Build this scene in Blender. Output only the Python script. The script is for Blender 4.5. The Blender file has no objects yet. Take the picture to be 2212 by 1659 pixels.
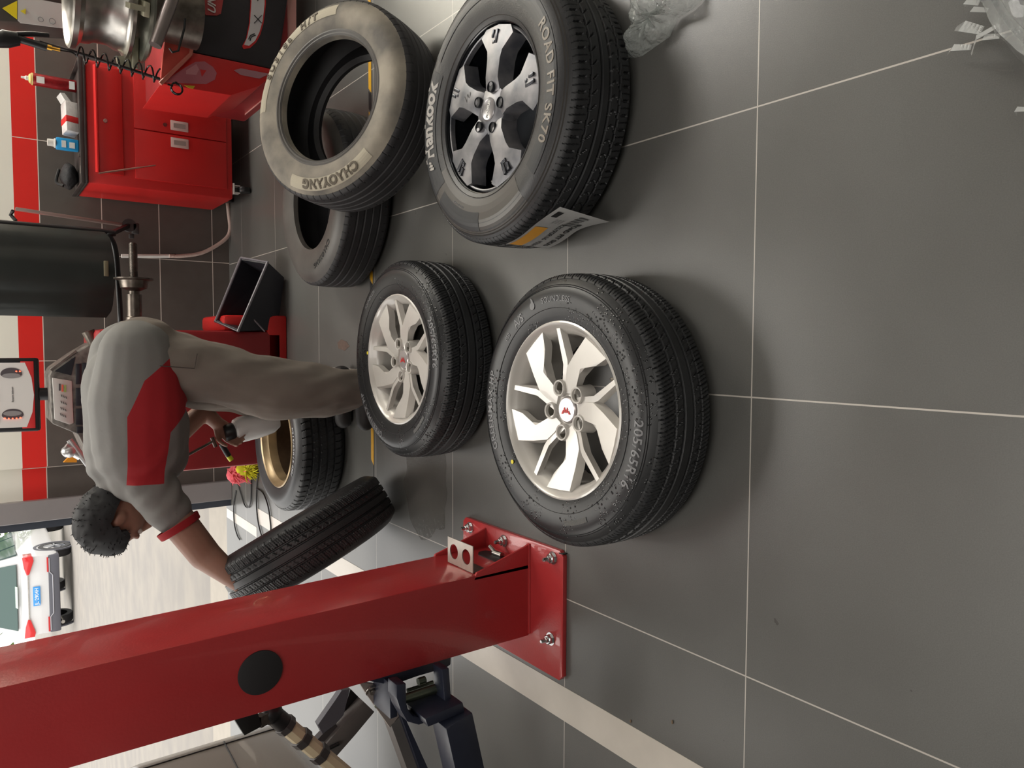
import bpy, bmesh, math, random
import numpy as np
from mathutils import Vector, Matrix, noise
random.seed(7); PI = math.pi
sc = bpy.context.scene
C = sc.collection

# ---------------------------------------------------------------- camera
F, PITCH, YAW, ROLL, H = 1605.5885, 0.6277566, 0.0669292, -0.0361485, 1.32433
_f = Vector((-math.sin(YAW)*math.cos(PITCH), math.cos(YAW)*math.cos(PITCH), -math.sin(PITCH)))
_r0 = Vector((math.cos(YAW), math.sin(YAW), 0)); _u0 = _r0.cross(_f)
_r = _r0*math.cos(ROLL) + _u0*math.sin(ROLL); _u = -_r0*math.sin(ROLL) + _u0*math.cos(ROLL)
cd = bpy.data.cameras.new('camera'); cam = bpy.data.objects.new('camera', cd); C.objects.link(cam)
cd.sensor_fit = 'HORIZONTAL'; cd.sensor_width = 36; cd.lens = 36*F/2212; cd.clip_start = .02; cd.clip_end = 300
cam.matrix_world = Matrix((( -_u.x, _r.x, -_f.x, 0), (-_u.y, _r.y, -_f.y, 0), (-_u.z, _r.z, -_f.z, H), (0, 0, 0, 1)))
sc.camera = cam

def _ray(ix, iy): return _f*F + _r*(829.5-iy) - _u*(ix-1106)
def AZ(ix, iy, z=0.0): d = _ray(ix, iy); return Vector((0, 0, H)) + d*((z-H)/d.z)
def AY(ix, iy, y): d = _ray(ix, iy); return Vector((0, 0, H)) + d*(y/d.y)
def AX(ix, iy, x): d = _ray(ix, iy); return Vector((0, 0, H)) + d*(x/d.x)

# ---------------------------------------------------------------- light
sc.view_settings.view_transform = 'Standard'; sc.view_settings.look = 'None'
sc.view_settings.gamma = 1; sc.view_settings.use_curve_mapping = False
sc.view_settings.exposure = 0.0
w = bpy.data.worlds.new('world'); sc.world = w; w.use_nodes = True
bg = w.node_tree.nodes['Background']; bg.inputs[0].default_value = (1, .98, .95, 1); bg.inputs[1].default_value = 2.2
def area(loc, rot, sx, sy, e, col=(1, .96, .9)):
    l = bpy.data.lights.new('area_lamp', 'AREA'); l.shape = 'RECTANGLE'; l.size = sx; l.size_y = sy; l.energy = e; l.color = col
    o = bpy.data.objects.new('area_lamp', l); o.location = loc; o.rotation_euler = rot; C.objects.link(o); return o
for lx, ly, e in ((2.95, 4.1, 84), (2.9, 1.8, 8), (-.25, 4.15, 62), (-.8, .5, 24), (.6, -1.0, 22), (-3.9, 3.5, 70)):
    area((lx, ly, 3.02), (0, 0, 0), .8 if lx > 2 else 1.3, 1.6, e)
area((2.75, 4.80, 1.75), (PI/2, 0, 0), .9, 1.1, 56)      # added area lamp at the back wall, right of frame, brightens the floor reflection

# ---------------------------------------------------------------- materials
def S(r, g, b):
    f = lambda c: (c/255/12.92) if c/255 <= .04045 else ((c/255+.055)/1.055)**2.4
    return (f(r), f(g), f(b), 1)
def M(name, col, rough=.5, metal=0.0, noise_=0.0, nscale=40, bump=0.0, bscale=200, emit=None, trans=0.0, coat=0.0, alpha=1.0, col2=None, spec=.5, rvar=0.0):
    m = bpy.data.materials.new(name); m.use_nodes = True; nt = m.node_tree; N = nt.nodes; L = nt.links
    b = N['Principled BSDF']; b.inputs['Base Color'].default_value = col; b.inputs['Roughness'].default_value = rough
    b.inputs['Metallic'].default_value = metal; b.inputs['Transmission Weight'].default_value = trans
    b.inputs['Coat Weight'].default_value = coat; b.inputs['Alpha'].default_value = alpha; b.inputs['Specular IOR Level'].default_value = spec
    tc = N.new('ShaderNodeTexCoord')
    if noise_ or col2 or rvar:
        n = N.new('ShaderNodeTexNoise'); n.inputs['Scale'].default_value = nscale; n.inputs['Detail'].default_value = 6
        L.new(tc.outputs['Object'], n.inputs['Vector'])
        r = N.new('ShaderNodeValToRGB'); c2 = col2 or tuple(max(0, c*(1-noise_)) for c in col[:3])+(1,)
        r.color_ramp.elements[0].position = .35; r.color_ramp.elements[1].position = .65
        r.color_ramp.elements[0].color = c2; r.color_ramp.elements[1].color = col
        L.new(n.outputs['Fac'], r.inputs['Fac']); L.new(r.outputs['Color'], b.inputs['Base Color'])
        if rvar:
            mr = N.new('ShaderNodeMapRange'); mr.inputs['From Min'].default_value = .3; mr.inputs['From Max'].default_value = .7
            mr.inputs['To Min'].default_value = rough-rvar; mr.inputs['To Max'].default_value = rough+rvar
            L.new(n.outputs['Fac'], mr.inputs['Value']); L.new(mr.outputs['Result'], b.inputs['Roughness'])
    if bump:
        n2 = N.new('ShaderNodeTexNoise'); n2.inputs['Scale'].default_value = bscale; n2.inputs['Detail'].default_value = 3
        L.new(tc.outputs['Object'], n2.inputs['Vector'])
        bp = N.new('ShaderNodeBump'); bp.inputs['Strength'].default_value = bump; bp.inputs['Distance'].default_value = .01
        L.new(n2.outputs['Fac'], bp.inputs['Height']); L.new(bp.outputs['Normal'], b.inputs['Normal'])
    if emit: b.inputs['Emission Color'].default_value = emit[0]; b.inputs['Emission Strength'].default_value = emit[1]
    return m
red_paint = M('red_gloss_paint', S(180, 52, 54), .30, noise_=.12, nscale=3, bump=.05, bscale=150, coat=.3)
red_cab = M('red_cabinet_paint', S(196, 32, 30), .42, noise_=.1, nscale=4, bump=.04, bscale=300)
red_mach = M('red_machine_paint', S(150, 36, 40), .4, noise_=.15, nscale=6)
red_plastic = M('pink_red_tray_plastic', S(226, 92, 78), .35, noise_=.25, nscale=9)
rubber = M('new_tyre_rubber', S(44, 45, 47), .45, noise_=.25, nscale=12, bump=.05, bscale=400)
rubber_side = M('tyre_sidewall_rubber', S(46, 46, 48), .42, noise_=.3, nscale=8, bump=.08, bscale=300)
rubber_letter = M('lit_letter_rubber', S(112, 112, 114), .45)  # sidewall rubber lightened in colour, as raised letters catch the light
rubber_old = M('worn_tyre_rubber', S(52, 51, 53), .55, noise_=.35, nscale=9)
rubber_tan = M('grey_sidewall_rubber', S(80, 76, 72), .5, noise_=.4, nscale=7)
dust_side = M('dusty_sidewall', S(150, 142, 128), .75, nscale=7, col2=S(92, 88, 82))
dust_letter = M('dusty_raised_letters', S(96, 88, 76), .8)
silver = M('silver_wheel_paint', S(202, 198, 192), .32, .15, noise_=.06, nscale=10, coat=.4)
grey_chrome = M('dusty_grey_alloy', S(142, 140, 142), .42, .5, nscale=14, col2=S(92, 94, 100), rvar=.08)
steel = M('bright_steel', S(184, 180, 174), .3, 1, noise_=.25, nscale=20)
dark_steel = M('dark_steel', S(120, 112, 104), .35, .9, noise_=.4, nscale=30)
black_plastic = M('black_plastic', S(26, 26, 28), .4, noise_=.2, nscale=20)
grey_plastic = M('grimy_grey_plastic', S(118, 114, 108), .55, nscale=25, col2=S(70, 66, 62))
navy = M('navy_arm_paint', S(42, 46, 62), .4, noise_=.2, nscale=8)
grey_arm = M('grey_arm_paint', S(104, 100, 98), .5, noise_=.2, nscale=8)
white_plastic = M('white_plastic', S(215, 214, 208), .4)
cream = M('cream_pole_paint', S(212, 196, 164), .4, noise_=.12, nscale=10)
skin = M('skin', S(156, 116, 98), .55, noise_=.15, nscale=10)
hair_m = M('black_hair', S(15, 15, 18), .7, noise_=.3, nscale=60)
shirt_m = M('grey_polo_cloth', S(122, 121, 118), .85, noise_=.12, nscale=5, bump=.25, bscale=14)
shirt_red = M('red_polo_panel', S(158, 26, 34), .85, noise_=.1, nscale=5, bump=.25, bscale=14)
pants_m = M('khaki_grey_work_trousers', S(128, 119, 110), .9, noise_=.15, nscale=4, bump=.5, bscale=9)
yellow = M('yellow_tape', S(214, 160, 20), .5, noise_=.15, nscale=30)
blackm = M('flat_black', S(14, 14, 15), .5)
whitem = M('white_label', S(216, 216, 214), .5)
redm = M('red_mark', S(196, 34, 34), .5)
led = M('red_led', S(255, 60, 40), .4, emit=((1, .07, .03, 1), 6))
pink = M('pink_fluff', S(236, 110, 120), .9, noise_=.2, nscale=40)
lime = M('yellow_green_fluff', S(206, 204, 40), .9, noise_=.2, nscale=40)
brass = M('brass', S(200, 150, 60), .3, 1)
tan_rim = M('tan_wheel_interior', S(172, 150, 116), .35, .5, noise_=.35, nscale=12)
brown_rim = M('brown_dirty_barrel', S(84, 66, 50), .45, .5, noise_=.4, nscale=16)

# ---------------------------------------------------------------- builders
W = {}
def tag(o, label=None, cat=None, group=None, kind=None):
    if label: o['label'] = label
    if cat: o['category'] = cat
    if group: o['group'] = group
    if kind: o['kind'] = kind
    return o
def thing(name, label, cat, loc=(0, 0, 0), rot=(0, 0, 0), group=None, mat=None):
    o = bpy.data.objects.new(name, None); C.objects.link(o); o.empty_display_size = .05
    m = mat or (Matrix.Translation(loc) @ Matrix.Rotation(rot[2], 4, 'Z') @ Matrix.Rotation(rot[1], 4, 'Y') @ Matrix.Rotation(rot[0], 4, 'X'))
    o.matrix_world = m; W[o.name] = m.copy()
    return tag(o, label, cat, group)
def link(name, me, mats, parent=None, world=True, loc=None, smooth=True):
    """me holds world coordinates (world=True) or coordinates in the parent's frame."""
    for m in (mats if isinstance(mats, (list, tuple)) else [mats]): me.materials.append(m)
    o = bpy.data.objects.new(name, me); C.objects.link(o)
    if parent is not None:
        P = W[parent.name]
        if world: me.transform(P.inverted())
        o.parent = parent; W[o.name] = P.copy()
    else:
        co = np.empty(len(me.vertices)*3); me.vertices.foreach_get('co', co); co = co.reshape(-1, 3)
        c = (co.min(0)+co.max(0))/2; c[2] = co[:, 2].min()
        if loc is not None: c = np.array(loc)
        me.transform(Matrix.Translation(-Vector(c))); o.location = Vector(c); W[o.name] = Matrix.Translation(Vector(c))
    if smooth:
        me.shade_smooth()
        try: me.set_sharp_from_angle(angle=math.radians(38))
        except Exception: pass
    return o
class B:
    def __init__(s): s.bm = bmesh.new(); s.mi = 0
    def _mark(s, n0):
        s.bm.faces.ensure_lookup_table()
        for f in s.bm.faces[n0:]: f.material_index = s.mi
    def box(s, a, b, bev=0.0, m=None, seg=2):
        n0 = len(s.bm.faces); a = Vector(a); b = Vector(b)
        r = bmesh.ops.create_cube(s.bm, size=1); vs = r['verts']
        for v in vs: v.co = Vector(((a.x+b.x)/2+v.co.x*abs(b.x-a.x), (a.y+b.y)/2+v.co.y*abs(b.y-a.y), (a.z+b.z)/2+v.co.z*abs(b.z-a.z)))
        if m is not None:
            for v in vs: v.co = m @ v.co
        s._mark(n0)
        if bev:
            es = list({e for v in vs for e in v.link_edges})
            bmesh.ops.bevel(s.bm, geom=es, offset=bev, segments=seg, affect='EDGES', profile=.5, material=s.mi)
        return s
    def hexa(s, pts, bev=0.0):
        """8 corners: 4 of one face then the 4 opposite"""
        n0 = len(s.bm.faces); vs = [s.bm.verts.new(p) for p in pts]
        fs = []
        for q in ((3, 2, 1, 0), (4, 5, 6, 7), (0, 1, 5, 4), (1, 2, 6, 5), (2, 3, 7, 6), (3, 0, 4, 7)): fs.append(s.bm.faces.new([vs[i] for i in q]))
        bmesh.ops.recalc_face_normals(s.bm, faces=fs); s._mark(n0)
        if bev: bmesh.ops.bevel(s.bm, geom=list({e for f in fs for e in f.edges}), offset=bev, segments=2, affect='EDGES', profile=.5, material=s.mi)
        return s
    def beam(s, p, q, w_, h_, up=(0, 0, 1), bev=0.0):
        p = Vector(p); q = Vector(q); d = (q-p).normalized(); r = d.cross(Vector(up)).normalized(); u = r.cross(d)
        pts = [P + r*a*w_/2 + u*b*h_/2 for P in (p, q) for a, b in ((-1, -1), (1, -1), (1, 1), (-1, 1))]
        return s.hexa(pts, bev)
    def prism(s, poly, base, ux, uy, un, t, bev=0.0):
        """polygon in the plane base+ux*a+uy*b, thickness t along un"""
        n0 = len(s.bm.faces); base = Vector(base); ux = Vector(ux); uy = Vector(uy); un = Vector(un)
        A = [s.bm.verts.new(base+ux*a+uy*b) for a, b in poly]; Bv = [s.bm.verts.new(base+ux*a+uy*b+un*t) for a, b in poly]
        n = len(poly); fs = [s.bm.faces.new(A), s.bm.faces.new(Bv[::-1])]
        for i in range(n): fs.append(s.bm.faces.new([A[i], Bv[i], Bv[(i+1) % n], A[(i+1) % n]]))
        bmesh.ops.recalc_face_normals(s.bm, faces=fs); s._mark(n0)
        if bev: bmesh.ops.bevel(s.bm, geom=list({e for f in fs for e in f.edges}), offset=bev, segments=2, affect='EDGES', profile=.5, material=s.mi)
        return s
    def lathe(s, prof, base=(0, 0, 0), axis=(0, 0, 1), n=48, close=False, caps=False):
        """prof: (radius, height) pairs"""
        n0 = len(s.bm.faces); base = Vector(base); ax = Vector(axis).normalized()
        q = ax.to_track_quat('Z', 'Y').to_matrix()
        rings = [[s.bm.verts.new(base + q @ Vector((r*math.cos(2*PI*i/n), r*math.sin(2*PI*i/n), h))) for i in range(n)] for r, h in prof]
        fs = []
        k = len(prof)
        for j in range(k if close else k-1):
            a, b = rings[j], rings[(j+1) % k]
            for i in range(n): fs.append(s.bm.faces.new([a[i], a[(i+1) % n], b[(i+1) % n], b[i]]))
        if caps:
            fs.append(s.bm.faces.new(rings[0][::-1])); fs.append(s.bm.faces.new(rings[-1]))
        bmesh.ops.recalc_face_normals(s.bm, faces=fs); s._mark(n0); return s
    def cyl(s, p, q, r, r2=None, n=24):
        p = Vector(p); q = Vector(q); L_ = (q-p).length
        return s.lathe([(r, 0), (r if r2 is None else r2, L_)], p, q-p, n, caps=True)
    def tube(s, pts, r, n=8, rs=None):
        n0 = len(s.bm.faces); pts = [Vector(p) for p in pts]; rings = []; prev = None; fs = []
        for i, p in enumerate(pts):
            t = (pts[min(i+1, len(pts)-1)]-pts[max(i-1, 0)]).normalized()
            if prev is None: a = t.cross(Vector((0, 0, 1))) if abs(t.z) < .9 else t.cross(Vector((1, 0, 0)))
            else: a = prev - t*prev.dot(t)
            a.normalize(); prev = a; b = t.cross(a); rr = rs[i] if rs else r
            rings.append([s.bm.verts.new(p + a*rr*math.cos(2*PI*k/n) + b*rr*math.sin(2*PI*k/n)) for k in range(n)])
        for a, b in zip(rings, rings[1:]):
            for k in range(n): fs.append(s.bm.faces.new([a[k], a[(k+1) % n], b[(k+1) % n], b[k]]))
        fs.append(s.bm.faces.new(rings[0][::-1])); fs.append(s.bm.faces.new(rings[-1]))
        bmesh.ops.recalc_face_normals(s.bm, faces=fs); s._mark(n0); return s
    def ball(s, c, r, sub=2, m=None):
        n0 = len(s.bm.faces); mm = Matrix.Translation(Vector(c)) @ (m if m is not None else Matrix.Identity(4)) @ Matrix.Diagonal(Vector(r if hasattr(r, '__len__') else (r, r, r)).to_4d() if False else Vector((*(r if hasattr(r, '__len__') else (r, r, r)), 1)))
        bmesh.ops.create_icosphere(s.bm, subdivisions=sub, radius=1, matrix=mm); s._mark(n0); return s
    def capsule(s, p, q, r1, r2, n=16):
        p = Vector(p); q = Vector(q); L_ = (q-p).length; prof = []
        for i in range(0, 6): a = -PI/2 + i*PI/10; prof.append((max(r1*math.cos(a), 1e-4), r1*math.sin(a)))
        for i in range(0, 6): a = i*PI/10; prof.append((max(r2*math.cos(a), 1e-4), L_+r2*math.sin(a)))
        return s.lathe(prof, p, q-p, n, caps=True)
    def mesh(s, name): me = bpy.data.meshes.new(name); s.bm.to_mesh(me); s.bm.free(); return me
    def build(s, name, mats, parent=None, world=True, smooth=True, loc=None): return link(name, s.mesh(name), mats, parent, world, loc, smooth)
def spline(pts, n=8):
    pts = [Vector(p) for p in pts]; out = []
    for i in range(len(pts)-1):
        p0, p1, p2, p3 = pts[max(i-1, 0)], pts[i], pts[i+1], pts[min(i+2, len(pts)-1)]
        for k in range(n):
            t = k/n; out.append(.5*((2*p1)+(p2-p0)*t+(2*p0-5*p1+4*p2-p3)*t*t+(3*p1-p0-3*p2+p3)*t**3))
    out.append(pts[-1]); return out
def text_mesh(s, size=1.0, extrude=.0, bold=0.0, align='CENTER', spacing=1.0, shear=0.0):
    cu = bpy.data.curves.new('t', 'FONT'); cu.body = s; cu.size = size; cu.extrude = extrude; cu.offset = bold; cu.align_x = align; cu.align_y = 'CENTER'
    cu.space_character = spacing; cu.shear = shear; cu.resolution_u = 3
    o = bpy.data.objects.new('t', cu); C.objects.link(o); dg = bpy.context.evaluated_depsgraph_get(); dg.update()
    me = bpy.data.meshes.new_from_object(o.evaluated_get(dg)); bpy.data.objects.remove(o); return me
def flat_text(name, s, size, mat, parent, base, ux, uy, bold=0.0, extrude=.0006, **k):
    """text centred at base, running along ux with its tops towards uy"""
    me = text_mesh(s, size, extrude, bold, **k); ux = Vector(ux).normalized(); uy = Vector(uy).normalized(); un = ux.cross(uy); b = Vector(base)
    me.transform(Matrix(((ux.x, uy.x, un.x, b.x), (ux.y, uy.y, un.y, b.y), (ux.z, uy.z, un.z, b.z), (0, 0, 0, 1))))
    return link(name, me, mat, parent, smooth=False)

# ================================================================ SETTING
def floor_mat():
    m = bpy.data.materials.new('grey_floor_tiles'); m.use_nodes = True; nt = m.node_tree; N = nt.nodes; L = nt.links; b = N['Principled BSDF']
    geo = N.new('ShaderNodeNewGeometry'); sep = N.new('ShaderNodeSeparateXYZ'); L.new(geo.outputs['Position'], sep.inputs[0])
    def mth(op, a, c=None, c2=None):
        n = N.new('ShaderNodeMath'); n.operation = op
        for i, v in enumerate((a, c, c2)):
            if v is None: continue
            if hasattr(v, 'is_linked') or hasattr(v, 'links'): L.new(v, n.inputs[i])
            else: n.inputs[i].default_value = v
        return n.outputs[0]
    def groutline(out, off, half):
        t = mth('MODULO', mth('ADD', mth('SUBTRACT', out, off), 60.0), .6)
        t = mth('MINIMUM', t, mth('SUBTRACT', .6, t)); return mth('LESS_THAN', t, half)
    gx = groutline(sep.outputs['X'], -.111, .0016); gy = groutline(sep.outputs['Y'], .9646, .0013)
    gx = mth('MULTIPLY', gx, mth('GREATER_THAN', sep.outputs['X'], -1.0)); 
    g = mth('MAXIMUM', gx, gy)
    n1 = N.new('ShaderNodeTexNoise'); n1.inputs['Scale'].default_value = 1.6; n1.inputs['Detail'].default_value = 5; L.new(geo.outputs['Position'], n1.inputs['Vector'])
    r1 = N.new('ShaderNodeValToRGB'); r1.color_ramp.elements[0].position = .3; r1.color_ramp.elements[1].position = .7
    r1.color_ramp.elements[0].color = S(92, 91, 88); r1.color_ramp.elements[1].color = S(104, 104, 101); L.new(n1.outputs['Fac'], r1.inputs['Fac'])
    n2 = N.new('ShaderNodeTexNoise'); n2.inputs['Scale'].default_value = 420; n2.inputs['Detail'].default_value = 2; L.new(geo.outputs['Position'], n2.inputs['Vector'])
    mx = N.new('ShaderNodeMix'); mx.data_type = 'RGBA'; mx.blend_type = 'MULTIPLY'; mx.inputs['Factor'].default_value = .35
    L.new(r1.outputs['Color'], mx.inputs['A']); L.new(n2.outputs['Fac'], mx.inputs['B'])
    # dirt specks
    v = N.new('ShaderNodeTexNoise'); v.inputs['Scale'].default_value = 22; v.inputs['Detail'].default_value = 8; L.new(geo.outputs['Position'], v.inputs['Vector'])
    sp = mth('GREATER_THAN', v.outputs['Fac'], .735)
    m2 = N.new('ShaderNodeMix'); m2.data_type = 'RGBA'; L.new(mth('MULTIPLY', sp, .6), m2.inputs['Factor']); L.new(mx.outputs['Result'], m2.inputs['A']); m2.inputs['B'].default_value = S(40, 36, 32)
    m3 = N.new('ShaderNodeMix'); m3.data_type = 'RGBA'; L.new(g, m3.inputs['Factor']); L.new(m2.outputs['Result'], m3.inputs['A']); m3.inputs['B'].default_value = S(182, 176, 168)
    L.new(m3.outputs['Result'], b.inputs['Base Color'])
    mr = N.new('ShaderNodeMapRange'); mr.inputs['From Min'].default_value = .3; mr.inputs['From Max'].default_value = .7; mr.inputs['To Min'].default_value = .30; mr.inputs['To Max'].default_value = .38; b.inputs['IOR'].default_value = 1.6
    L.new(n1.outputs['Fac'], mr.inputs['Value']); L.new(mr.outputs['Result'], b.inputs['Roughness'])
    bp = N.new('ShaderNodeBump'); bp.inputs['Strength'].default_value = .06; bp.inputs['Distance'].default_value = .002; L.new(n2.outputs['Fac'], bp.inputs['Height']); L.new(bp.outputs['Normal'], b.inputs['Normal'])
    return m
def struct(name, b, mats, smooth=False):
    o = b.build(name, mats, smooth=smooth); o['kind'] = 'structure'; return o
struct('floor', B().box((-6, -2.5, -.1), (3.4, 5.0, 0)), floor_mat())
stripe_m = M('white_floor_tile', S(205, 198, 188), .3, noise_=.1, nscale=6)
b = B(); b.prism([(-1.063, -2), (-.965, -2), (-.965, 3.14), (-1.063, 3.32)], (0, 0, .0), (1, 0, 0), (0, 1, 0), (0, 0, 1), .0012)
b.prism([(-1.05, 4.03), (-.962, 3.9), (-.962, 4.34), (-1.05, 4.34)], (0, 0, .0), (1, 0, 0), (0, 1, 0), (0, 0, 1), .0012)
b.prism([(-1.14, 4.36), (-1.08, 4.36), (-1.08, 4.99), (-1.14, 4.99)], (0, 0, .0), (1, 0, 0), (0, 1, 0), (0, 0, 1), .0012)
struct('trim_1', b, stripe_m)
# thin slot line with hazard tape across the floor
b = B(); b.mi = 0; b.box((-.6, 2.785, 0), (1.5, 2.7885, .001)); 
haz = [(-.50, -.31, 1), (-.31, -.1, 0), (-.1, .1, 1), (.1, .24, 0), (.24, .30, 1), (.30, .36, 0), (.36, .62, 1), (.62, .78, 0), (.78, .92, 1), (.92, 1.0, 0), (1.0, 1.14, 1), (1.14, 1.3, 0), (1.3, 1.5, 1)]
for x0, x1, c in haz: b.mi = 1 if c else 0; b.prism([(x0, 0), (x1-.01, 0), (x1+.012, .024), (x0+.022, .024)], (0, 2.782, 0), (1, 0, 0), (0, 1, 0), (0, 0, 1), .0014)
tape = b.build('hazard_tape', [blackm, yellow], smooth=False); tag(tape, 'yellow and black hazard tape strip across the grey tile floor', 'tape')
# outside ground (slopes gently away)
def ground_mat():
    m = M('pale_pavement', S(156, 149, 140), .8, nscale=3, col2=S(143, 138, 132)); nt = m.node_tree; return m
b = B(); b.hexa([(-60, 5.0, -.12), (30, 5.0, -.12), (30, 60, -1.8), (-60, 60, -1.8), (-60, 5.0, -.02), (30, 5.0, -.02), (30, 60, -1.67), (-60, 60, -1.67)])
struct('ground', b, ground_mat())
b = B(); b.box((-6, 5.0, -.019), (-.9, 5.5, -.012)); struct('trim_2', b, M('kerb_stone', S(170, 162, 150), .7, noise_=.1, nscale=8))
# back wall, tiled
def wall_mat():
    m = bpy.data.materials.new('dark_tile_wall_red_band'); m.use_nodes = True; nt = m.node_tree; N = nt.nodes; L = nt.links; b = N['Principled BSDF']
    geo = N.new('ShaderNodeNewGeometry'); sep = N.new('ShaderNodeSeparateXYZ'); L.new(geo.outputs['Position'], sep.inputs[0])
    def mth(op, a, c=None):
        n = N.new('ShaderNodeMath'); n.operation = op
        for i, v in enumerate((a, c)):
            if v is None: continue
            if hasattr(v, 'links'): L.new(v, n.inputs[i])
            else: n.inputs[i].default_value = v
        return n.outputs[0]
    z = sep.outputs['Z']; x = sep.outputs['X']
    tz = mth('MODULO', mth('ADD', mth('SUBTRACT', z, .1), 6.0), .3); tz = mth('MINIMUM', tz, mth('SUBTRACT', .3, tz)); gz = mth('LESS_THAN', tz, .0022)
    tx = mth('MODULO', mth('ADD', mth('SUBTRACT', x, .497), 61.0*.6), .6); tx = mth('MINIMUM', tx, mth('SUBTRACT', .6, tx)); gx = mth('LESS_THAN', tx, .002)
    g = mth('MULTIPLY', mth('MAXIMUM', gx, gz), mth('LESS_THAN', z, 1.12))
    n = N.new('ShaderNodeTexNoise'); n.inputs['Scale'].default_value = 14; L.new(geo.outputs['Position'], n.inputs['Vector'])
    r = N.new('ShaderNodeValToRGB'); r.color_ramp.elements[0].color = S(78, 72, 68); r.color_ramp.elements[1].color = S(90, 84, 79); L.new(n.outputs['Fac'], r.inputs['Fac'])
    def mix(f, a, c):
        q = N.new('ShaderNodeMix'); q.data_type = 'RGBA'; L.new(f, q.inputs['Factor'])
        for s_, v in (('A', a), ('B', c)):
            if hasattr(v, 'links'): L.new(v, q.inputs[s_])
            else: q.inputs[s_].default_value = v
        return q.outputs['Result']
    c = mix(mth('GREATER_THAN', z, 1.0), r.outputs['Color'], S(205, 40, 34))
    c = mix(mth('GREATER_THAN', z, 1.115), c, S(220, 218, 206)); c = mix(g, c, S(205, 196, 186))
    L.new(c, b.inputs['Base Color']); b.inputs['Roughness'].default_value = .35
    return m
wm = wall_mat()
struct('wall_back', B().box((-.69, 4.837, 0), (3.4, 5.0, 3.2)), wm)
struct('trim_3', B().box((-.9, 4.90, 0), (-.69, 5.0, 3.2)), wm)
alu = M('grey_aluminium_frame', S(150, 146, 146), .35, .3, noise_=.08, nscale=4); alu_d = M('dark_frame_strip', S(60, 66, 76), .4)
struct('trim_4', B().box((-1.0, 4.86, 0), (-.88, 5.0, 3.2), .004), alu)
struct('trim_5', B().box((-1.045, 4.89, 0), (-1.0, 4.97, 3.2)), alu_d)
plain = M('off_white_paint', S(206, 204, 196), .8)
struct('wall_right', B().box((3.4, -2.5, 0), (3.5, 5.0, 3.2)), plain)
struct('wall_front', B().box((-6, -2.6, 0), (3.4, -2.5, 3.2)), M('dim_wall_paint', S(120, 118, 114), .8))
struct('ceiling', B().box((-6, -2.5, 3.1), (3.4, 5.0, 3.2)), M('ceiling_paint', S(170, 168, 164), .9))
# ceiling battens above the area lamps are out of the frame

# ================================================================ TYRES
def tyre_mesh(name, R, w_, rr, style, n=960, bead=.012):
    hw = w_/2; tw = hw*.80          # tread half width
    rows = []
    def side(sg):
        pr = []
        for t in np.linspace(0, 1, 13):   # bead -> shoulder
            r = rr + (R-.016-rr)*t
            z = hw*(.88+.12*math.sin(min(t*1.6, 1)*PI*.5)) if t < .62 else hw*(1 - .19*((t-.62)/.38)**2)
            if t < .02: z = hw*.86
            pr.append((r, z*sg))
        return pr
    inner = [(rr-.004, -hw*.70), (rr+.012, -hw*.6), ((R+rr)/2, -hw*.82), (R-.02, -hw*.55), (R-.016, 0), (R-.02, hw*.55), ((R+rr)/2, hw*.82), (rr+.012, hw*.6), (rr-.004, hw*.70)]
    P = side(-1); nt = 56; tr = []
    for s in np.linspace(-1, 1, nt):
        r = R - .005*s*s - (.010*max(0, (abs(s)-.82)/.18)**2)
        tr.append((r, tw*s*1.02, s))
    lo = [(r, z, None) for r, z in P]; hi = [(r, z, None) for r, z in side(1)[::-1]]
    prof = lo + tr + hi + [(r, z, None) for r, z in inner[::-1]]
    k = len(prof); th = np.arange(n)*2*PI/n
    V = np.zeros((k, n, 3)); smap = []
    for j, (r, z, s) in enumerate(prof):
        rad = np.full(n, r)
        if s is not None: rad = rad - tread(style, s, th)
        V[j, :, 0] = rad*np.cos(th); V[j, :, 1] = rad*np.sin(th); V[j, :, 2] = z + hw
    idx = np.arange(k*n).reshape(k, n); a = idx; b2 = np.roll(idx, -1, 1); c = np.roll(b2, -1, 0); d = np.roll(idx, -1, 0)
    faces = np.stack([a, b2, c, d], -1).reshape(-1, 4)
    me = bpy.data.meshes.new(name); me.vertices.add(k*n); me.vertices.foreach_set('co', V.reshape(-1))
    me.loops.add(len(faces)*4); me.loops.foreach_set('vertex_index', faces.reshape(-1).astype(np.int32))
    me.polygons.add(len(faces)); me.polygons.foreach_set('loop_start', np.arange(0, len(faces)*4, 4, dtype=np.int32))
    mi = np.zeros(k, dtype=np.int32); mi[:13] = 1; mi[13+nt-1:13+nt+13] = 1; mi[13+nt+13:] = 0
    me.polygons.foreach_set('material_index', np.repeat(mi, n)); me.update(); me.validate()
    return me
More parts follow.
